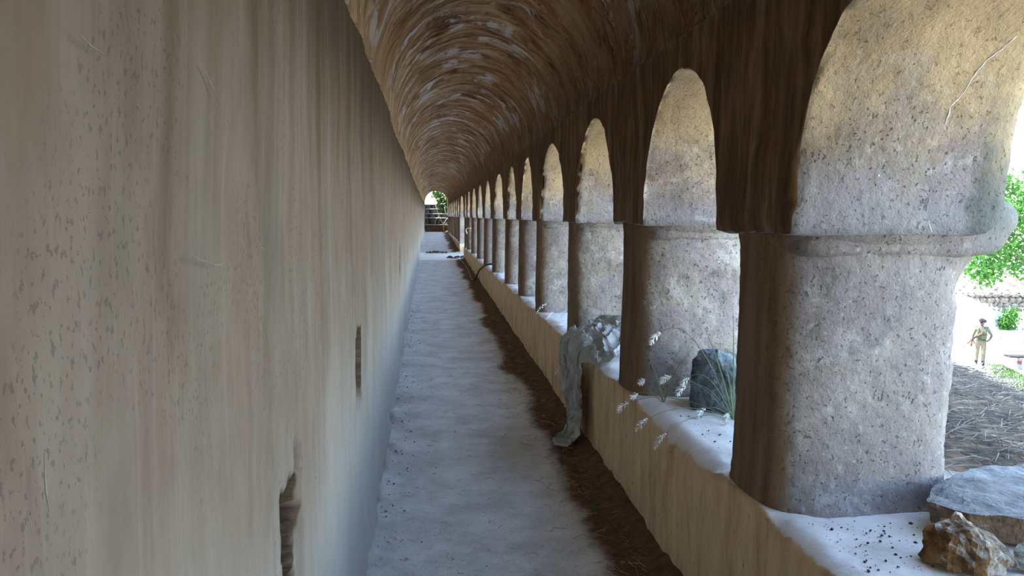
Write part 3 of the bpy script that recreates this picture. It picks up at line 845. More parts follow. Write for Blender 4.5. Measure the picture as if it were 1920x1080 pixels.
# ---- rocks on the sill
P, F = polyhull([(1.25, 3.36, 0.695), (1.245, 3.38, 0.84), (1.262, 3.40, 0.92), (1.30, 3.42, 0.965), (1.315, 3.30, 0.70), (1.345, 3.29, 0.945), (1.37, 3.36, 0.985), (1.50, 3.33, 0.935), (1.52, 3.24, 0.83),
                 (1.545, 3.26, 0.695), (1.55, 3.45, 0.90), (1.42, 3.22, 0.70), (1.40, 3.24, 0.80), (1.50, 3.56, 0.695), (1.35, 3.58, 0.695), (1.36, 3.54, 0.93)], 4, 0.009, 5, 14, 0.12)
P[:, 2] -= P[:, 2].min() - (SILL + 0.002)
obj('boulder', P, F, M['boulder'], smooth=False, label='angular blue-grey boulder on the sill among silvery grass', cat='rock')

slab_pts = [(1.43, 1.93), (1.50, 2.02), (1.66, 2.14), (1.80, 2.21), (2.10, 2.22), (2.20, 1.60), (1.70, 1.79), (1.49, 1.85)]
pts = [(x, y, 0.79) for x, y in slab_pts] + [(x + (0.03 if x < 1.6 else 0), y + 0.015, 0.70) for x, y in slab_pts]
P, F = polyhull(pts, 4, 0.006, 9, 14)
P[:, 2] -= P[:, 2].min() - (SILL + 0.006)
obj('stone_slab', P, F, M['slab'], smooth=False, label='thick flat grey stone slab lying across the outer edge of the sill', cat='slab')

P, F = polyhull([(1.31, 1.80, 0.695), (1.315, 1.73, 0.695), (1.33, 1.80, 0.76), (1.355, 1.765, 0.79), (1.405, 1.785, 0.825), (1.43, 1.76, 0.80), (1.475, 1.78, 0.785), (1.52, 1.74, 0.735),
                 (1.54, 1.70, 0.695), (1.50, 1.80, 0.70), (1.40, 1.65, 0.695), (1.42, 1.67, 0.76), (1.36, 1.69, 0.74), (1.38, 1.83, 0.70)], 4, 0.012, 12, 22, 0.15)
P[:, 2] -= P[:, 2].min() - (SILL + 0.004)
obj('rock', P, F, M['ochre'], smooth=False, label='jagged ochre and black rock standing before the flat slab', cat='rock')
P, F = polyhull([(1.545, 1.66, 0.695), (1.53, 1.72, 0.70), (1.56, 1.76, 0.73), (1.60, 1.775, 0.735), (1.68, 1.72, 0.74), (1.70, 1.62, 0.70), (1.66, 1.58, 0.72), (1.58, 1.60, 0.695), (1.62, 1.66, 0.75)], 3, 0.008, 14, 24)
P[:, 2] -= P[:, 2].min() - (SILL + 0.004)
obj('rock', P, F, M['chunk'], smooth=False, label='low pale greenish rock beside the jagged ochre rock', cat='rock')

# crumbs of plaster on the near sill
def crumbs(name, n, fn, smin, smax, mat, label, seed):
    r = np.random.default_rng(seed); mb = MB()
    base = [rock_mesh(seed + i, (1, 1, 0.7), 8, 1, 0.05) for i in range(5)]
    for i in range(n):
        p = fn(r)
        if p is None: continue
        s = smin * (smax / smin) ** (r.random() ** 2.2)
        P, F = base[r.integers(5)]
        a = r.uniform(0, 6.28); c, q = math.cos(a), math.sin(a)
        Q = P * [1, r.uniform(0.6, 1), 1] * s; Q = np.stack([Q[:, 0] * c - Q[:, 1] * q, Q[:, 0] * q + Q[:, 1] * c, Q[:, 2]], -1) + p
        mb.add(Q, F)
    return mb.build(name, mat, None, False, label=label, cat='debris', kind='stuff')
crumbs('plaster_crumbs', 170, lambda r: (r.uniform(B + 0.08, B + 0.55), r.uniform(1.72, 2.05), SILL + 0.002), 0.003, 0.012, M['darkpebble'], 'dark plaster crumbs strewn over the nearest sill', 3)
crumbs('plaster_crumbs', 150, lambda r: (r.uniform(B + 0.1, B + 0.6), r.uniform(2.7, 3.5), SILL + 0.002), 0.003, 0.011, M['darkpebble'], 'dark plaster crumbs around the blue-grey boulder', 4)

# ---- plastic sheet over the parapet
def build_sheet():
    path = [(1.48, 0.79), (1.36, 0.82), (1.22, 0.80), (1.10, 0.755), (1.045, 0.735), (1.012, 0.68), (1.000, 0.55), (1.000, 0.38), (0.995, 0.22), (0.975, 0.14), (0.92, 0.105), (0.85, 0.095), (0.81, 0.10)]
    cy =   [4.83, 4.86, 4.89, 4.92, 4.92, 4.91, 4.88, 4.82, 4.765, 4.75, 4.73, 4.70, 4.68]
    wd =   [0.62, 0.72, 0.80, 0.86, 0.86, 0.82, 0.72, 0.54, 0.34, 0.29, 0.25, 0.15, 0.05]
    path = np.array(path); seg = np.concatenate([[0], np.cumsum(np.hypot(*np.diff(path, axis=0).T))]); s = np.linspace(0, seg[-1], 150)
    px, pz, c, w = (np.interp(s, seg, q) for q in (path[:, 0], path[:, 1], cy, wd))
    ker = np.ones(7) / 7
    sm = lambda q: np.convolve(np.pad(q, 3, mode='edge'), ker, 'valid')
    px, pz, c, w = map(sm, (px, pz, c, w))
    tx, tz = np.gradient(px), np.gradient(pz); L = np.hypot(tx, tz); nx, nz = tz / L, -tx / L
    nx, nz = -nx, -nz
    if nz[10] < 0: nx, nz = -nx, -nz
    v = np.linspace(-0.5, 0.5, 90)
    S, Vv = np.meshgrid(s, v, indexing='ij')
    lat = Vv * w[:, None] * (1 + 0.14 * fbm(np.stack([S * 5, np.sign(Vv) * 3, 0 * S], -1), 4, 91))
    Q = np.stack([S * 3.2, Vv * 3.0, 0 * S], -1)
    wq = Q + 0.6 * np.stack([fbm(Q * 1.6, 2, 97), fbm(Q * 1.6, 2, 98), 0 * S], -1)
    rdg = lambda P_, sd_: 1 - 2.2 * np.abs(vn(P_, sd_))
    lying = sstep(0.66, 0.34, S)
    iso = rdg(wq * [1.6, 1.8, 1], 92) * 0.5 + rdg(wq * [3.4, 3.6, 1], 93) * 0.26 + rdg(wq * [7.0, 7.0, 1], 94) * 0.09
    fol = rdg(wq * [0.35, 2.6, 1], 192) * 0.6 + rdg(wq * [0.9, 5.4, 1], 193) * 0.35 + rdg(wq * [3.0, 8, 1], 194) * 0.10
    ridge = iso * lying + fol * (1 - lying)
    amp = 0.040 + 0.034 * lying
    d = np.maximum(ridge * amp + 0.030 + lying * 0.05 * (1 - (2 * Vv) ** 2), 0.003)
    lat = lat + 0.018 * rdg(wq * [1.2, 3.0, 1], 195)
    X = px[:, None] + nx[:, None] * d; Z = pz[:, None] + nz[:, None] * d; Y = c[:, None] + lat
    # lying part settles to the sill at its edges
    Z = np.where((X > B - 0.0), np.maximum(Z - lying * 0.09 * (2 * np.abs(Vv)) ** 2.5, SILL + 0.012), Z)
    Z = np.maximum(Z, 0.085)
    Vt = np.stack([X, Y, Z], -1)
    F = gridfaces(len(s), len(v))
    # a sheet has two faces: give it a hair of thickness
    return obj('plastic_sheet', Vt.reshape(-1, 3), F, M['plastic'], smooth=False, label='crumpled translucent plastic sheet slung over the parapet down to the floor', cat='sheet')
sheet = build_sheet()
so = sheet.modifiers.new('thickness', 'SOLIDIFY'); so.thickness = 0.002

# ---- silvery seed-head grasses on the sills
def grass_plant(root, stalks, blades, label, group='seeding grasses on the sills', seed=0):
    r = random.Random(seed)
    t = thing('seeding_grass', label, 'grass', root, group)
    R = Vector(root)
    for (tip, sag, head) in stalks:
        tip = Vector(tip) - R
        mid = tip * 0.55 + Vector((0, 0, sag))
        pts = [(1 - q) ** 2 * Vector((0, 0, 0)) + 2 * q * (1 - q) * mid + q * q * tip for q in [i / 12 for i in range(13)]]
        mb = MB(); mb.tube(pts, [0.0016] * 9 + [0.0012] * 4, 5)
        st = mb.build('stalk', M['stalk'], t)
        if head > 0:
            hm = MB()
            k0 = (pts[-1] - pts[-2]).normalized()
            dr = (k0 + Vector((0, 0, -0.45))).normalized()
            ax = [pts[-1] + (k0 * (1 - f_) + dr * f_) * head * f_ for f_ in [i / 10 for i in range(11)]]
            hm.tube(ax, 0.0012, 4)
            for i, p in enumerate(ax):
                rr = 0.017 * math.sin(math.pi * (0.12 + 0.8 * i / 10)) + 0.004
                for k in range(5):
                    d = Vector((r.gauss(0, 1), r.gauss(0, 1), r.gauss(0, 1))); a = (ax[min(i + 1, 10)] - ax[max(i - 1, 0)]).normalized()
                    d = (d - a * d.dot(a)).normalized() + a * 0.8
                    s_ = a.cross(d).normalized() * 0.0024
                    hm.add([p, p + d * rr * 0.6 + s_, p + d * rr * 1.1, p + d * rr * 0.6 - s_], [(0, 1, 2), (0, 2, 3)])
            hm.build('seed_head', M['seed'], st, False, label='silvery feathery seed head')
    for (tip, sag) in blades:
        tip = Vector(tip) - R; mid = tip * 0.5 + Vector((0, 0, sag)); mb = MB()
        pts = [2 * q * (1 - q) * mid + q * q * tip for q in [i / 8 for i in range(9)]]
        V = []
        for i, p in enumerate(pts):
            tg = (pts[min(i + 1, 8)] - pts[max(i - 1, 0)]).normalized(); s_ = tg.cross(Vector((0.3, 1, 0.2))).normalized() * 0.004 * (1 - (i / 8) ** 2 * 0.95)
            V += [p - s_, p + tg.cross(s_) * 0.25, p + s_]
        mb.add(V, [(3 * i + j, 3 * i + j + 1, 3 * i + j + 4, 3 * i + j + 3) for i in range(8) for j in range(2)])
        mb.build('blade', M['stalk'], t, False)
    return t
grass_plant((1.38, 3.17, SILL), [((1.012, 3.60, 0.672), 0.12, 0.085), ((1.03, 3.32, 0.665), 0.11, 0.08), ((1.05, 3.12, 0.655), 0.10, 0.085), ((1.135, 3.50, 1.045), 0.30, 0.085), ((1.20, 3.30, 0.82), 0.12, 0.06),
             ((1.17, 3.42, 0.84), 0.10, 0.07), ((1.22, 3.32, 0.86), 0.16, 0.055), ((1.26, 3.2, 0.74), 0.05, 0.05), ((1.43, 3.10, 0.76), 0.04, 0.05), ((1.47, 3.14, 0.79), 0.05, 0.05), ((1.33, 3.11, 0.74), 0.04, 0.05)],
            [((1.41, 3.2, 1.05), 0.05), ((1.37, 3.2, 1.22), 0.06), ((1.27, 3.3, 1.11), 0.08), ((1.46, 3.12, 1.10), 0.05), ((1.30, 3.1, 0.95), 0.10), ((1.49, 3.08, 0.90), 0.08), ((1.45, 3.2, 1.18), 0.05)],
            'silvery seeding grass spreading from the foot of the blue-grey boulder', seed=1)
grass_plant((1.16, 3.50, SILL), [((1.045, 3.55, 0.73), 0.05, 0.04), ((1.10, 3.62, 0.78), 0.06, 0.04)], [((1.10, 3.55, 0.90), 0.05), ((1.25, 3.45, 0.93), 0.08)],
            'small sparse grass tuft left of the boulder at the foot of its neighbouring pillar', seed=2)
grass_plant((1.30, 5.12, SILL), [((1.075, 5.17, 0.735), 0.10, 0.07), ((1.00, 5.24, 0.665), 0.09, 0.06), ((0.985, 5.28, 0.53), 0.08, 0.085)], [((1.2, 5.1, 0.86), 0.06)],
            'seeding grass behind the crumpled plastic sheet', seed=3)
grass_plant((1.42, 6.45, SILL), [((1.06, 6.52, 0.83), 0.16, 0.12), ((1.10, 6.40, 0.77), 0.12, 0.08), ((1.2, 6.3, 0.8), 0.1, 0.08), ((1.3, 6.2, 0.78), 0.08, 0.08), ((1.25, 6.0, 0.74), 0.05, 0.07)],
            [((1.3, 6.3, 0.9), 0.06), ((1.4, 6.2, 0.95), 0.06), ((1.35, 6.0, 0.86), 0.08), ((1.5, 6.1, 0.92), 0.08)],
            'bushy seeding grass on the second sill beyond the plastic sheet', seed=4)
def green_tuft():
    mb = MB(); r = random.Random(5)
    for i in range(60):
        a, L = r.uniform(0, 6.28), r.uniform(0.03, 0.08); p = Vector((1.47 + r.gauss(0, 0.03), 3.0 + r.gauss(0, 0.05), SILL)); d = Vector((math.cos(a) * 0.5, math.sin(a) * 0.5, 1)).normalized()
        s_ = d.cross(Vector((0.2, 0.5, 0.1))).normalized() * 0.003
        mb.add([p - s_, p + s_, p + d * L * 0.6 + s_ * 0.6, p + d * L + Vector((0.01, 0, -0.01))], [(0, 1, 2), (0, 2, 3)])
    mb.build('green_tuft', M['grass'], None, False, label='fresh green grass tuft in front of the boulder', cat='grass', kind='stuff')
green_tuft()

# ---- litter, pebbles, twigs
def sticks(name, n, fn, lmin, lmax, rad, mat, label, cat, seed, curve=0.25, flat=0.15, parent=None):
    r = np.random.default_rng(seed); mb = MB()
    for i in range(n):
        p = fn(r)
        L = r.uniform(lmin, lmax); a = r.uniform(0, 6.28); e = r.normal() * flat
        d = Vector((math.cos(a), math.sin(a), e)).normalized(); s = Vector((-math.sin(a), math.cos(a), 0)); b = r.normal() * curve * L; k = abs(r.normal()) * flat * L * 0.6
        p = Vector(p)
        pts = [p - d * L / 2, p + s * b + Vector((0, 0, k)), p + d * L / 2]
        mb.tube(pts, [rad * 0.7, rad, rad * 0.5], 3, cap=False)
    return mb.build(name, mat, parent, False, label=label, cat=cat, kind='stuff')
def soil_pt(r):
    y = 1.6 + (r.random() ** 1.5) * 9; x = B - 0.03 - abs(r.normal()) * 0.16
    return (x, y, float(floor_z(y)) + 0.035 + 0.05 * max(0, x - 0.9))
sticks('straw_litter', 620, soil_pt, 0.02, 0.12, 0.0016, M['litter'], 'brown straw and twigs littering the soil strip', 'litter', 21)
def soil_pt2(r):
    y = 1.6 + (r.random() ** 1.6) * 6; x = B - 0.10 - abs(r.normal()) * 0.20
    return (x, y, float(floor_z(y)) + 0.04)
sticks('pale_straw_litter', 60, soil_pt2, 0.04, 0.16, 0.0014, M['paletwig'], 'pale straw stems scattered over the soil strip', 'litter', 22)
def fl_pt(r):
    y = 1.6 + (r.random() ** 1.4) * 14; x = r.uniform(A + 0.1, B - 0.3)
    return (x, y, float(floor_z(y)) + 0.008)
sticks('floor_twigs', 110, fl_pt, 0.02, 0.09, 0.0013, M['litter'], 'thin dark twigs scattered on the grey floor', 'litter', 23)
sticks('floor_straws', 26, fl_pt, 0.03, 0.10, 0.0013, M['paletwig'], 'pale straws scattered on the grey floor', 'litter', 24)
def left_pt(r):
    y = 1.5 + (r.random() ** 1.3) * 11; x = A + 0.03 + abs(r.normal()) * 0.085
    return (x, y, float(floor_z(y)) + 0.006)
crumbs('wall_foot_pebbles', 700, left_pt, 0.003, 0.018, M['pebble'], 'pebbles and grit gathered along the foot of the blind wall', 25)
crumbs('floor_grit', 160, fl_pt, 0.003, 0.012, M['pebble'], 'loose grit on the grey floor', 26)
crumbs('threshold_stones', 46, lambda r: (r.uniform(-0.05, 0.62) + 0.05, 24.9 + r.normal() * 0.07, float(floor_z(24.9))), 0.05, 0.12, M['darkpebble'], 'row of dark stones across the bright doorway threshold', 27)
crumbs('threshold_rubble', 30, lambda r: (r.uniform(0.6, 1.12), 22.6 + r.normal() * 0.25, float(floor_z(22.6))), 0.04, 0.12, M['darkpebble'], 'dark rubble on the threshold close to the doorway', 28)
def leaf_bit():
    z = 0.085
    y, x = 3.72, 0.88
    V = [(x - .035, y - .01, z), (x, y + .02, z + .012), (x + .04, y + .015, z + .006), (x + .005, y - .022, z + .01), (x + .002, y, z + .016)]
    obj('fallen_leaf', V, [(0, 3, 4), (3, 2, 4), (2, 1, 4), (1, 0, 4)], M['darkleaf'], smooth=False, label='small dark green leaf fallen on the soil strip', cat='leaf')
leaf_bit()

# ---- hose, cable, pipe
def smooth_tube(name, pts, rad, mat, **kw):
    pts = [Vector(p) for p in pts]; out = []
    for i in range(len(pts) - 1):
        p0, p1, p2, p3 = pts[max(i - 1, 0)], pts[i], pts[i + 1], pts[min(i + 2, len(pts) - 1)]
        for k in range(8):
            q = k / 8
            out.append(0.5 * (2 * p1 + (p2 - p0) * q + (2 * p0 - 5 * p1 + 4 * p2 - p3) * q * q + (3 * p1 - p0 - 3 * p2 + p3) * q ** 3))
    out.append(pts[-1])
    mb = MB(); mb.tube(out, rad, 8)
    return mb.build(name, mat, None, True, **kw)
smooth_tube('hose', [(1.62, 13.15, 0.72), (1.36, 13.0, 0.735), (1.16, 13.05, 0.765), (1.05, 13.5, 0.70), (1.01, 14.2, 0.58), (1.0, 14.8, 0.43), (0.99, 15.15, 0.31), (0.97, 15.3, 0.275)], 0.016, M['black'],
            label='black rubber hose arching over the parapet to the floor', cat='hose')
smooth_tube('cable', [(0.88, 22.6, 0.35), (0.97, 21.0, 0.345), (1.0, 19.5, 0.325), (0.99, 17.5, 0.30), (0.95, 16.0, 0.275), (0.96, 15.6, 0.27)], 0.010, M['cable'],
            label='pale dusty cable lying along the foot of the parapet', cat='cable')
smooth_tube('pipe', [(1.09, 20.2, 1.12), (1.06, 20.2, 1.20), (1.06, 20.15, 1.24), (1.10, 20.08, 1.27), (1.18, 20.0, 1.27)], 0.014, M['whitepipe'],
            label='small bent white pipe stub on a far pillar', cat='pipe')

# ---- marks in the plaster
for pts in ([(0.895, 1.554), (0.925, 1.545), (0.953, 1.541), (0.993, 1.534), (1.02, 1.533), (1.043, 1.538)], [(0.957, 1.778), (0.98, 1.771), (1.003, 1.761), (1.037, 1.739)], [(1.216, 1.596), (1.23, 1.562), (1.266, 1.545), (1.31, 1.539)],
            [(0.637, 1.739), (0.655, 1.734), (0.684, 1.732)], [(0.551, 1.429), (0.551, 1.402), (0.554, 1.385)], [(0.709, 1.594), (0.708, 1.57)]):
    scratch(pts, 0.0008)

# ---- straw heap outside the nearest opening
def heap_z(x, y):
    x = np.asarray(x, float); y = np.asarray(y, float)
    e = np.exp(-((x - 3.15) / 0.75) ** 2 - ((y - 3.9) / 1.7) ** 4)
    return ground_z(x, y) - 0.03 + (0.20 + 0.10 * np.clip(y - 3.2, 0, 1.5)) * e + 0.04 * np.exp(-((x - 2.5) / 0.5) ** 2)
def build_straw():
    xs, ys = np.linspace(2.0, 4.4, 50), np.linspace(1.6, 6.6, 80)
    Xg, Yg = np.meshgrid(xs, ys, indexing='ij')
    Z = heap_z(Xg, Yg) + 0.02 * fbm(np.stack([Xg * 4, Yg * 4, 0 * Xg], -1), 3, 95)
    t = thing('straw_heap', 'heap of dry grey straw on the ground behind the flat slab', 'straw', (3.1, 3.9, 0.4))
    o = obj('heap_body', np.stack([Xg - 3.1, Yg - 3.9, Z - 0.4], -1).reshape(-1, 3), gridfaces(50, 80), M['litter'], t)
    def pt(r):
        x, y = r.uniform(2.05, 4.2), r.uniform(1.8, 6.3)
        return (x - 3.1, y - 3.9, float(heap_z(x, y)) + r.uniform(0.0, 0.05) - 0.4)
    s = sticks('straw_stems', 7000, pt, 0.10, 0.42, 0.0026, M['straw'], None, None, 96, 0.12, 0.10, t)
build_straw()

# ------------------------------------------------------------------ people and things further out
def build_soldier():
    root = thing('person', 'person in khaki uniform and navy beret standing on the lawn edge looking down', 'person', (19.05, 23.52, float(ground_z(19.05, 23.52))))
    root.rotation_euler = (0, 0, math.radians(-36))
    J = {}; E = []; Rr = []; order = []
    def j(n, co, r, par=None):
        J[n] = len(order); order.append(Vector(co)); Rr.append(r)
        if par: E.append((J[par], J[n]))
    j('pelvis', (0, 0.01, 0.93), (0.150, 0.105))
    j('waist', (0, 0.00, 1.06), (0.138, 0.10), 'pelvis'); j('chest', (0, -0.005, 1.24), (0.158, 0.115), 'waist'); j('upper', (0, 0.0, 1.37), (0.135, 0.09), 'chest')
    j('neck', (0, 0.0, 1.455), (0.055, 0.055), 'upper'); j('skull0', (0, -0.02, 1.52), (0.058, 0.062), 'neck')
    for s, n in ((-1, 'r'), (1, 'l')):
        j('sh' + n, (s * 0.165, 0.005, 1.385), (0.068, 0.068), 'upper')
    j('elr', (-0.245, 0.03, 1.12), (0.046, 0.046), 'shr'); j('wrr', (-0.275, -0.10, 0.90), (0.030, 0.034), 'elr'); j('par', (-0.285, -0.14, 0.835), (0.028, 0.040), 'wrr')
    j('ell', (0.315, 0.05, 1.155), (0.046, 0.046), 'shl'); j('wrl', (0.235, -0.13, 1.02), (0.030, 0.034), 'ell'); j('pal', (0.19, -0.165, 0.99), (0.028, 0.040), 'wrl')
    for s, n in ((-1, 'r'), (1, 'l')):
        j('hip' + n, (s * 0.09, 0.01, 0.86), (0.098, 0.098), 'pelvis')
        j('kn' + n, (s * 0.10, -0.015 - 0.02 * s, 0.49), (0.066, 0.068), 'hip' + n)
        j('calf' + n, (s * 0.102, 0.005, 0.34), (0.064, 0.066), 'kn' + n)
        j('an' + n, (s * 0.105, 0.015, 0.11), (0.048, 0.05), 'calf' + n)
        j('ball' + n, (s * 0.125, -0.12, 0.045), (0.044, 0.036), 'an' + n)
        j('toe' + n, (s * 0.13, -0.185, 0.035), (0.032, 0.026), 'ball' + n)
    fingers = {'r': [((-0.315, -0.165, 0.80), (-0.295, -0.195, 0.775)), ((-0.30, -0.175, 0.785), (-0.275, -0.20, 0.765)), ((-0.28, -0.18, 0.78), (-0.26, -0.20, 0.765)), ((-0.262, -0.175, 0.785), (-0.25, -0.195, 0.775)), ((-0.25, -0.15, 0.85), (-0.24, -0.18, 0.83))],
               'l': [((0.155, -0.185, 1.005), (0.12, -0.18, 1.0)), ((0.15, -0.19, 0.985), (0.115, -0.185, 0.98)), ((0.155, -0.19, 0.965), (0.125, -0.185, 0.96)), ((0.165, -0.185, 0.948), (0.14, -0.18, 0.945)), ((0.19, -0.165, 1.03), (0.165, -0.17, 1.045))]}
    for n in 'rl':
        for i, (a, b) in enumerate(fingers[n]):
            q = 0.0105 if i < 4 else 0.012
            j(f'f{n}{i}a', a, (q, q), 'pa' + n); j(f'f{n}{i}b', b, (q * 0.85, q * 0.85), f'f{n}{i}a')
    me = bpy.data.meshes.new('body'); me.from_pydata(order, E, [])
    tmp = bpy.data.objects.new('body_tmp', me); COL.objects.link(tmp)
    sk = tmp.modifiers.new('skin', 'SKIN'); sk.use_smooth_shade = True
    for v, r in zip(me.skin_vertices[0].data, Rr): v.radius = r; v.use_root = False
    me.skin_vertices[0].data[0].use_root = True
    sub = tmp.modifiers.new('sub', 'SUBSURF'); sub.levels = 2; sub.render_levels = 2
    dg = bpy.context.evaluated_depsgraph_get(); ev = tmp.evaluated_get(dg)
    m2 = bpy.data.meshes.new_from_object(ev, preserve_all_data_layers=False, depsgraph=dg)
    bpy.data.objects.remove(tmp)
    V = [v.co.copy() for v in m2.vertices]; F = [tuple(p.vertices) for p in m2.polygons]
    bpy.data.meshes.remove(m2)
    # head: jaw, brow, nose, eye hollows, ears
    bm = bmesh.new(); bmesh.ops.create_icosphere(bm, subdivisions=4, radius=1)
    tilt = Matrix.Rotation(math.radians(20), 3, 'X'); o0 = len(V)
    for v in bm.verts:
        x, y, z = v.co
        jaw = max(0, -z)
        X = x * 0.076 * (1 - 0.28 * jaw ** 1.5); Yy = y * (0.098 if y > 0 else 0.092) ; Z = z * 0.118
        if y < 0:
            f = math.exp(-(x / 0.16) ** 2 - ((z + 0.12) / 0.22) ** 2); Yy -= 0.024 * f
            f = math.exp(-((abs(x) - 0.36) / 0.15) ** 2 - ((z - 0.10) / 0.12) ** 2); Yy += 0.012 * f
            f = math.exp(-(x / 0.55) ** 2 - ((z - 0.30) / 0.10) ** 2); Yy -= 0.006 * f
            f = math.exp(-(x / 0.28) ** 2 - ((z + 0.52) / 0.07) ** 2); Yy -= 0.008 * f
            f = math.exp(-(x / 0.3) ** 2 - ((z + 0.60) / 0.03) ** 2); Yy += 0.006 * f
            f = math.exp(-(x / 0.35) ** 2 - ((z + 0.88) / 0.12) ** 2); Yy -= 0.010 * f
        f = math.exp(-((abs(x) - 0.98) / 0.12) ** 2 - ((z + 0.02) / 0.20) ** 2 - ((y - 0.15) / 0.18) ** 2); X += math.copysign(0.018 * f, x)
        q = tilt @ Vector((X, Yy, Z)); V.append(q + Vector((0, -0.045, 1.595)))
    bm.verts.index_update()
    F += [tuple(v.index + o0 for v in f.verts) for f in bm.faces]; bm.free()
    fm = []
    for f in F:
        c = sum((V[i] for i in f), Vector()) / len(f)
        if c.z > 1.465 and abs(c.x) < 0.12: k = 2
        elif c.z < 0.27: k = 3
        elif c.z < 0.985 and abs(c.x) < 0.21: k = 1
        elif (c.x < -0.225 and c.z < 1.13) or (c.x > 0.14 and c.z < 1.14 and (c.y < -0.02 or c.x > 0.27)): k = 2
        elif abs(c.x) > 0.21 and c.z < 0.985: k = 2
        else: k = 0
        fm.append(k)
    obj('body', V, F, [M['shirt'], M['trousers'], M['skin'], M['boot']], root, fmat=fm)
    # eyes
    for s in (-1, 1):
        bm = bmesh.new(); bmesh.ops.create_uvsphere(bm, u_segments=8, v_segments=6, radius=0.012)
        q = tilt @ Vector((s * 0.028, -0.079, 0.012)) + Vector((0, -0.045, 1.595))
        obj('eye', [v.co + q for v in bm.verts], [[v.index for v in f.verts] for f in bm.faces], M['boot'], root); bm.free()
    # beret: band, flopping crown, badge
    t = []
    rings = [(0.088, 0.030), (0.092, 0.050), (0.112, 0.066), (0.118, 0.085), (0.100, 0.108), (0.055, 0.120), (0.004, 0.123)]
    n = 28
    for (r_, z) in rings:
        for k in range(n):
            a = 2 * math.pi * k / n
            fl = 1 + 0.16 * max(0, math.cos(a)) * (1 if z > 0.06 else 0)
            p = Vector((r_ * 0.93 * fl * math.cos(a), r_ * 1.1 * math.sin(a), z - 0.022 * (fl - 1) * 6 * (z > 0.06)))
            t.append(tilt @ p + Vector((0, -0.045, 1.597)))
    b = obj('beret', t, list(gridfaces(len(rings), n, False, True)[:, ::-1]) + [tuple((len(rings) - 1) * n + k for k in range(n))], M['beret'], root)
    mb = MB(); mb.box(tilt @ Vector((0.04, -0.098, 0.055)) + Vector((0, -0.045, 1.597)), (0.03, 0.012, 0.035)); mb.build('badge', M['badge'], b, False)
    # belt and webbing vest with pouches and shoulder straps
    def ring(z, rx, ry, h, n=26):
        mb = MB(); V = []
        for zz, k in ((z - h / 2, 0), (z - h / 2, 1), (z + h / 2, 1), (z + h / 2, 0)):
            for i in range(n):
                a = 2 * math.pi * i / n; V.append(((rx + 0.014 * k) * math.cos(a), 0.0 + (ry + 0.014 * k) * math.sin(a), zz))
        mb.add(V, [tuple(f) for f in gridfaces(4, n, True, True)]); return mb
    ring(0.985, 0.150, 0.113, 0.05).build('belt', M['vest'], root)
    vest = ring(1.10, 0.155, 0.117, 0.10).build('vest', M['vest'], root)
    for x, w in ((-0.105, 0.06), (0.03, 0.06), (0.105, 0.075)):
        mb = MB(); mb.box((x, -0.125, 1.095), (w, 0.06, 0.13)); mb.box((x, -0.155, 1.135), (w + 0.006, 0.02, 0.05)); mb.build('pouch', M['vest'], vest, False)
    mb = MB(); mb.box((0.125, -0.11, 1.22), (0.085, 0.06, 0.14)); mb.build('pouch', M['vest'], vest, False)
    for s in (-1, 1):
        pts = [(s * 0.10, -0.125, 1.14), (s * 0.105, -0.130, 1.25), (s * 0.10, -0.10, 1.37), (s * 0.095, -0.02, 1.448), (s * 0.09, 0.07, 1.40), (s * 0.09, 0.115, 1.28), (s * 0.09, 0.118, 1.14)]
        mb = MB(); mb.tube(pts, 0.018, 6); mb.build('shoulder_strap', M['vest'], vest)
    for s in (-1, 1):
        mb = MB(); mb.box((s * 0.165, 0.0, 1.452), (0.09, 0.05, 0.012), Matrix.Rotation(s * 0.32, 3, 'Y')); mb.build('epaulette', M['vest'], root, False)
    # rifle (held, so a thing of its own)
    g = thing('rifle', 'dark rifle with wooden stock held muzzle down by the person', 'rifle', root.location)
    g.rotation_euler = root.rotation_euler
    a, e = Vector((0.0, -0.19, 1.28)), Vector((-0.52, -0.20, 0.74)); d = (e - a).normalized(); s_ = Vector((0, -1, 0)); u = d.cross(s_).normalized()
    if u.z < 0: u = -u
    rot = Matrix((d, s_, u)).transposed()
    L = (e - a).length
    mb = MB(); mb.tube([a + d * L * 0.55, e], 0.010, 8); mb.tube([e - d * 0.05, e], 0.016, 8); mb.build('barrel', M['gun'], g)
    mb = MB(); mb.box(a + d * L * 0.42, (0.24, 0.04, 0.06), rot); mb.build('receiver', M['gun'], g, False)
    mb = MB(); P0 = a; mb.tube([a - u * 0.03, a + d * 0.12 - u * 0.015, a + d * L * 0.28], [0.045, 0.032, 0.024], 8); mb.build('stock', M['gunwood'], g)
    mb = MB(); mb.box(a + d * L * 0.66 - u * 0.005, (0.20, 0.042, 0.045), rot); mb.build('handguard', M['gunwood'], g, False)
    mb = MB(); q = a + d * L * 0.5; mb.tube([q - u * 0.02, q - u * 0.09 + d * 0.02, q - u * 0.15 + d * 0.06], [0.020, 0.020, 0.018], 6); mb.build('magazine', M['gun'], g)
    mb = MB(); q = a + d * L * 0.33; mb.tube([q - u * 0.02, q - u * 0.10 - d * 0.03], [0.018, 0.016], 6); mb.build('grip', M['gunwood'], g)
    mb = MB(); mb.box(e - d * 0.05 + u * 0.025, (0.012, 0.006, 0.035), rot); mb.build('front_sight', M['gun'], g, False)
build_soldier()

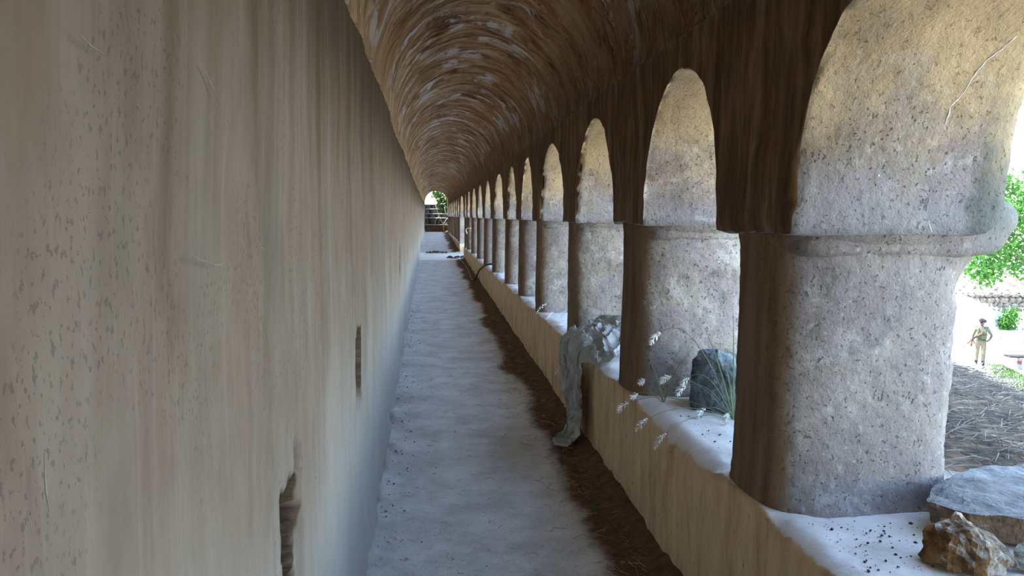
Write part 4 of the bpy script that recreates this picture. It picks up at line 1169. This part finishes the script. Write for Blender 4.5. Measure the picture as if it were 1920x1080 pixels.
# ---- bench beside the person
def build_bench():
    x, y = 20.42, 23.33
    t = thing('bench', 'low bench with dark plank top on a white and red post', 'bench', (x, y, float(ground_z(x, y))))
    t.rotation_euler = (0, 0, -0.11)
    h = -3.03 - float(ground_z(x, y))
    for k, (dy, w) in enumerate(((-0.10, 0.17), (0.10, 0.17))):
        mb = MB(); mb.box((0.15, dy, h), (1.25, w, 0.06)); mb.build('plank', M['plank'], t, False)
    mb = MB(); mb.box((0, 0, h - 0.05), (0.30, 0.34, 0.05)); mb.build('bracket', M['whitepaint'], t, False)
    mb = MB(); mb.box((0.0, 0, (h - 0.07) / 2 - 0.03), (0.12, 0.12, h - 0.01)); p = mb.build('post', M['whitepaint'], t, False)
    mb = MB(); mb.box((-0.02, -0.0, 0.22), (0.084, 0.126, 0.12)); mb.build('painted_band', M['redpaint'], p, False, label='faded red painted band')
build_bench()

# ---- rubble retaining wall in the background
def build_rubble_wall():
    t = thing('rubble_wall', 'sunlit rubble stone retaining wall beyond the lawn', 'wall', (26.5, 32.6, -3.4))
    x0, x1 = -5.5, 5.5
    mb = MB(); mb.box((0, 0.30, 0.72), (x1 - x0, 0.35, 1.75)); mb.build('mortar_core', M['mortar'], t, False)
    r = random.Random(4); protos = [rock_mesh(200 + i, (1, 1, 1), 9, 2, 0.05) for i in range(6)]
    meshes = []
    for i, (P, F) in enumerate(protos):
        o = obj('stone', P - np.array([0, 0, 0.5]), F, M['rubble'], t, False); meshes.append(o)
    z, n, first = -0.10, 0, list(meshes)
    while z < 1.55:
        h = r.uniform(0.20, 0.30); x = x0 + r.uniform(0, 0.3)
        while x < x1:
            w = r.uniform(0.25, 0.55)
            if first: o = first.pop()
            else: o = r.choice(meshes).copy(); COL.objects.link(o)
            o.location = (x + w / 2, 0.10 + r.uniform(-0.04, 0.03), z + h / 2); o.scale = (w * 1.05, 0.34, h * 1.12); o.rotation_euler = (r.uniform(-.08, .08), r.uniform(-.06, .06), r.choice((0, math.pi)) + r.uniform(-.1, .1))
            x += w; n += 1
        z += h
    t.rotation_euler = (0, 0, 0.0)
build_rubble_wall()
crumbs('terrace_rubble', 420, lambda r: (lambda x, y: (x, y, float(ground_z(x, y)) - 0.02))(r.uniform(22, 34), r.uniform(33.2, 41)), 0.10, 0.45, M['rubble'], 'loose rubble scattered over the pale terrace above the stone wall', 41)

# ---- lawn, weeds, shrubs, trees
def build_lawn():  # grass strip kept dark green, the shade lying there put into its colour
    mb = MB(); r = random.Random(11)
    a, b = Vector((19.6, 24.3, 0)), Vector((16.6, 17.6, 0)); d = (b - a); s = Vector((-d.y, d.x, 0)).normalized()
    for i in range(9000):
        q = r.random(); w = r.uniform(-0.2, 1) * (0.7 + 0.5 * q); p = a + d * q + s * w * 1.1
        p.z = float(0.60 - 0.22 - 3.85 * min(max((p.x - 3.3) / 13, 0), 1) ** 1.02) - 0.02
        L = r.uniform(0.05, 0.13); an = r.uniform(0, 6.28); dr = Vector((math.cos(an) * 0.6, math.sin(an) * 0.6, 1)).normalized(); sd_ = Vector((-math.sin(an), math.cos(an), 0)) * 0.012
        mb.add([p - sd_, p + sd_, p + dr * L * 0.6 + sd_ * 0.6, p + dr * L], [(0, 1, 2), (0, 2, 3)])
    mb.build('lawn', M['grass'], None, False, label='green strip of grass with painted-in shade at the feet of the person', cat='grass', kind='stuff')
build_lawn()
def weed_clump(x, y, n, h, mat, label, seed, spread=0.3, w=0.016):
    mb = MB(); r = random.Random(seed); z = float(ground_z(x, y)) - 0.03
    for i in range(n):
        p = Vector((r.gauss(0, spread), r.gauss(0, spread), 0)); an = r.uniform(0, 6.28); L = h * r.uniform(0.5, 1.1)
        dr = Vector((math.cos(an), math.sin(an), 0)); s_ = Vector((-math.sin(an), math.cos(an), 0)) * w
        pts = [p, p + dr * L * 0.15 + Vector((0, 0, L * 0.6)), p + dr * L * 0.5 + Vector((0, 0, L * 0.9))]
        mb.add([pts[0] - s_ * 0.6, pts[0] + s_ * 0.6, pts[1] + s_, pts[1] - s_, pts[2]], [(0, 1, 2, 3), (3, 2, 4)])
    return mb.build('weed_clump', mat, None, False, label=label, cat='weeds', group='weed clumps on the bank', kind='stuff', loc=(x, y, z))
weed_clump(17.6, 22.2, 130, 0.55, M['seed'], 'pale dry weeds in front of the legs of the person', 51, 0.28)
weed_clump(16.9, 21.3, 160, 0.5, M['stalk'], 'green-grey weeds left of the person beside the near pillar', 52, 0.4)
weed_clump(15.8, 18.3, 160, 0.45, M['grass'], 'green weeds on the bank below the bench', 53, 0.5)
weed_clump(15.2, 17.5, 70, 0.7, M['straw'], 'tall yellow straws on the bank below the bench', 54, 0.45)
weed_clump(25.0, 28.5, 60, 0.25, M['grass'], 'low green weeds on the pale ground behind the person', 55, 0.8)
weed_clump(27.5, 29.5, 80, 0.2, M['grass'], 'low green weeds on the pale ground behind the bench', 56, 0.9)

def shrub(x, y, blobs, n, size, mat, label, seed, cat='shrub'):
    t = thing('shrub', label, cat, (x, y, float(ground_z(x, y))), 'shrubs before the rubble wall')
    leaf_cloud('foliage', blobs, n, size, M[mat], t, seed)
    mb = MB(); r = random.Random(seed)
    for c, s in blobs:
        mb.tube([(0, 0, -0.05), (c[0] * 0.4, c[1] * 0.4, c[2] * 0.5), c], [0.025, 0.018, 0.008], 5)
    mb.build('stem', M['bark'], t)
    return t
shrub(27.2, 31.9, [((0, 0, 0.45), (0.42, 0.4, 0.5)), ((0.2, 0.1, 0.75), (0.3, 0.3, 0.35)), ((-0.2, 0, 0.3), (0.3, 0.3, 0.3))], 900, 0.13, 'leaf', 'small bright green shrub before the rubble wall', 61)
shrub(29.0, 31.8, [((0, 0, 0.55), (0.6, 0.5, 0.6)), ((0.3, 0.1, 0.9), (0.4, 0.4, 0.4))], 1100, 0.13, 'leaf', 'larger bright green shrub at the right end of the rubble wall', 62)

def tree(x, y, h, blobs, n, size, mat, label, seed, group=None, twigs=True):
    t = thing('tree', label, 'tree', (x, y, float(ground_z(x, y))), group)
    leaf_cloud('crown', blobs, n, size, M[mat], t, seed)
    mb = MB(); mb.tube([(0, 0, -0.2), (0.08, 0.05, h * 0.3), (-0.05, 0.1, h * 0.6), (0, 0, h * 0.85)], [0.22, 0.17, 0.12, 0.04], 9); mb.build('trunk', M['bark'], t)
    for c, s in blobs:
        z0 = min(c[2] * 0.6, h * 0.6)
        mb = MB(); mb.tube([(0, 0.05, z0), (c[0] * 0.5, c[1] * 0.5, (z0 + c[2]) / 2 + 0.2), (c[0] * 0.95, c[1] * 0.95, c[2])], [0.07, 0.045, 0.015], 6); mb.build('branch', M['bark'], t)
    return t
# the tree that hangs over the path: crown reaches left over the view
tree(20.9, 22.6, 7.0, [((-3.0, -0.2, 3.7), (0.75, 0.7, 0.55)), ((-2.3, 0, 4.3), (1.0, 0.9, 0.8)), ((-1.9, -0.3, 5.3), (0.95, 0.9, 0.75)), ((-1.1, 0, 3.9), (0.9, 0.9, 0.7)), ((-2.7, 0.1, 5.0), (0.7, 0.7, 0.75)), ((-0.6, 0.2, 5.6), (1.2, 1.1, 1.0)),
      ((0.8, 0, 5.2), (1.4, 1.3, 1.2)), ((0.2, 0.3, 6.6), (1.2, 1.2, 0.8)), ((-2.1, 0.1, 6.3), (0.5, 0.5, 0.5)), ((1.3, 0.6, 4.2), (1.0, 1.0, 0.8)), ((-2.6, -0.1, 3.3), (0.5, 0.5, 0.35))], 8500, 0.155, 'leaf',
     'leafy bright green tree overhanging the lawn beyond the nearest pillar', 71)
r_ = random.Random(9)
far = [(31, 43, 5.5, 'sunlit bushy tree on the terrace farthest to the right'), (26, 45, 4.5, 'bushy tree on the terrace above the rubble wall'), (36, 52, 7.0, 'tall background tree behind the terrace')]
for k, (x, y, h, lab) in enumerate(far):
    bl = [((r_.uniform(-1.2, 1.2), r_.uniform(-1, 1), h * r_.uniform(0.45, 0.95)), (1.3, 1.3, 1.0)) for i in range(7)]
    tree(x, y, h, bl, 2600, 0.26, 'leaf', lab, 80 + k, 'trees behind the rubble wall')

# ---- steps, tree and vine at the far end
def build_end():
    t = thing('stone_steps', 'rough stone steps rising beyond the far end of the corridor', 'steps', (0.55, 44.0, 0.5))
    tops = [1.09, 1.48, 1.73, 2.01, 2.29]; prev = 0.5; r = random.Random(3)
    protos = []
    for k, tp in enumerate(tops):
        y = 0.12 + 0.42 * k
        if k == 0:
            mb = MB(); mb.box((0.36, y + 0.22, (0.02 + tp - 0.5 - 0.07) / 2), (2.12, 0.40, tp - 0.5 - 0.07)); mb.build('riser', M['mortar'], t, False, label='plastered brown bottom riser')
        else:
            x = -0.70
            mb = MB(); mb.box((0.36, y + 0.30, (prev + tp) / 2 - 0.5 - 0.03), (2.12, 0.30, tp - prev)); mb.build('packing', M['mortar'], t, False)
            while x < 1.4:
                w = r.uniform(0.26, 0.5)
                if len(protos) < 4:
                    P, F = rock_mesh(300 + len(protos), (1, 1, 1), 9, 2, 0.04); o = obj('stone', P - np.array([0, 0, 0.5]), F, M['step'], t, False); protos.append(o)
                else: o = r.choice(protos).copy(); COL.objects.link(o)
                hh = tp - prev - 0.05
                o.location = (x + w / 2, y + 0.12, prev - 0.5 + hh / 2); o.scale = (w * 1.03, 0.3, hh * 1.12); o.rotation_euler = (0, r.uniform(-.05, .05), r.uniform(-.1, .1)); x += w
        P, F = polyhull([(sx, sy, sz) for sx in (-0.70, 1.45) for sy in (y - 0.03, y + 0.5) for sz in (tp - 0.5 - 0.06, tp - 0.5)], 2, 0.012, 310 + k, 3)
        obj('tread', P, F, M['tread'], t, False, label='worn pale tread')
        prev = tp
build_end()
def build_end_plants():
    t = thing('tree', 'dark leafy tree leaning over the far stone steps', 'tree', (1.75, 45.4, 2.0))
    leaf_cloud('crown', [((-0.75, 0, 0.75), (0.55, 0.5, 0.45)), ((-1.15, -0.1, 0.95), (0.4, 0.4, 0.35)), ((-0.45, 0, 0.25), (0.4, 0.4, 0.4)), ((0.1, 0.2, 0.9), (0.8, 0.7, 0.7)), ((-0.5, 0.2, -0.3), (0.3, 0.3, 0.4)), ((-0.75, 0.1, 0.1), (0.35, 0.3, 0.35)), ((-0.9, 0.1, 0.35), (0.35, 0.3, 0.3))], 3200, 0.13, M['darkleaf'], t, 91)
    mb = MB(); mb.tube([(0, 0.2, -0.3), (-0.1, 0.1, 0.3), (0.1, 0.2, 0.9)], [0.10, 0.08, 0.04], 8); mb.build('trunk', M['bark'], t)
    v = thing('vine', 'bare pale vine and stems trailing down the right of the far steps', 'vine', (1.0, 44.1, 0.62))
    for pts in ([(-0.5, 0.35, 1.75), (-0.35, 0.2, 1.2), (-0.2, 0.1, 0.8), (-0.02, 0.0, 0.45), (0.02, -0.05, 0.0)], [(-0.25, 0.2, 0.95), (-0.45, 0.2, 0.75), (-0.5, 0.15, 0.45)], [(0.3, 0.1, 1.3), (0.1, 0.2, 1.55), (-0.05, 0.2, 1.7), (-0.2, 0.3, 1.65)],
                [(0.28, 0.0, 0.9), (0.12, 0.0, 1.15), (0.05, 0.1, 1.5)], [(0.0, 0.0, 0.5), (0.15, 0.0, 0.75), (0.26, 0.0, 0.85)], [(-0.02, 0.0, 0.55), (0.1, 0.05, 0.42), (0.2, 0.0, 0.6)]):
        out = []
        for i in range(len(pts) - 1):
            for k in range(4): out.append(Vector(pts[i]).lerp(Vector(pts[i + 1]), k / 4))
        out.append(Vector(pts[-1])); mb = MB(); mb.tube(out, [0.018] + [0.015] * (len(out) - 2) + [0.008], 6); mb.build('stem', M['vine'], v)
build_end_plants()

# ---- white lime crack on the nearest pillar's arch jamb, laid on its real surface
def lay_crack():
    bpy.context.view_layer.update()
    ar = bpy.data.objects['arches']
    for pts, w in (([(1.566, 2.093), (1.546, 2.065), (1.524, 2.042), (1.514, 2.02), (1.508, 1.997), (1.501, 1.96), (1.488, 1.94), (1.475, 1.922), (1.474, 1.878)], 0.0026), ([(1.482, 1.600), (1.484, 1.582), (1.492, 1.566)], 0.0022), ([(1.30, 1.73), (1.303, 1.727)], 0.003)):
        out = []
        for i, (x, z) in enumerate(pts):
            ok, loc, n, f = ar.ray_cast(Vector((x - 0.0, 1.68, z)), Vector((0, 1, 0)))
            if ok: out.append(Vector(loc) + Vector((0, 0.0005, 0)))
        if len(out) > 1:
            mb = MB(); rr = random.Random(2); fine = []
            for i in range(len(out) - 1):
                for k in range(3): fine.append(out[i].lerp(out[i + 1], k / 3) + Vector((rr.uniform(-.002, .002), 0, rr.uniform(-.002, .002))))
            fine.append(out[-1])
            mb.tube(fine, [w * rr.uniform(0.4, 1.2) for _ in fine], 5); mb.build('lime_crack', M['crackwhite'], wall_right, label='white lime-filled crack')
lay_crack()
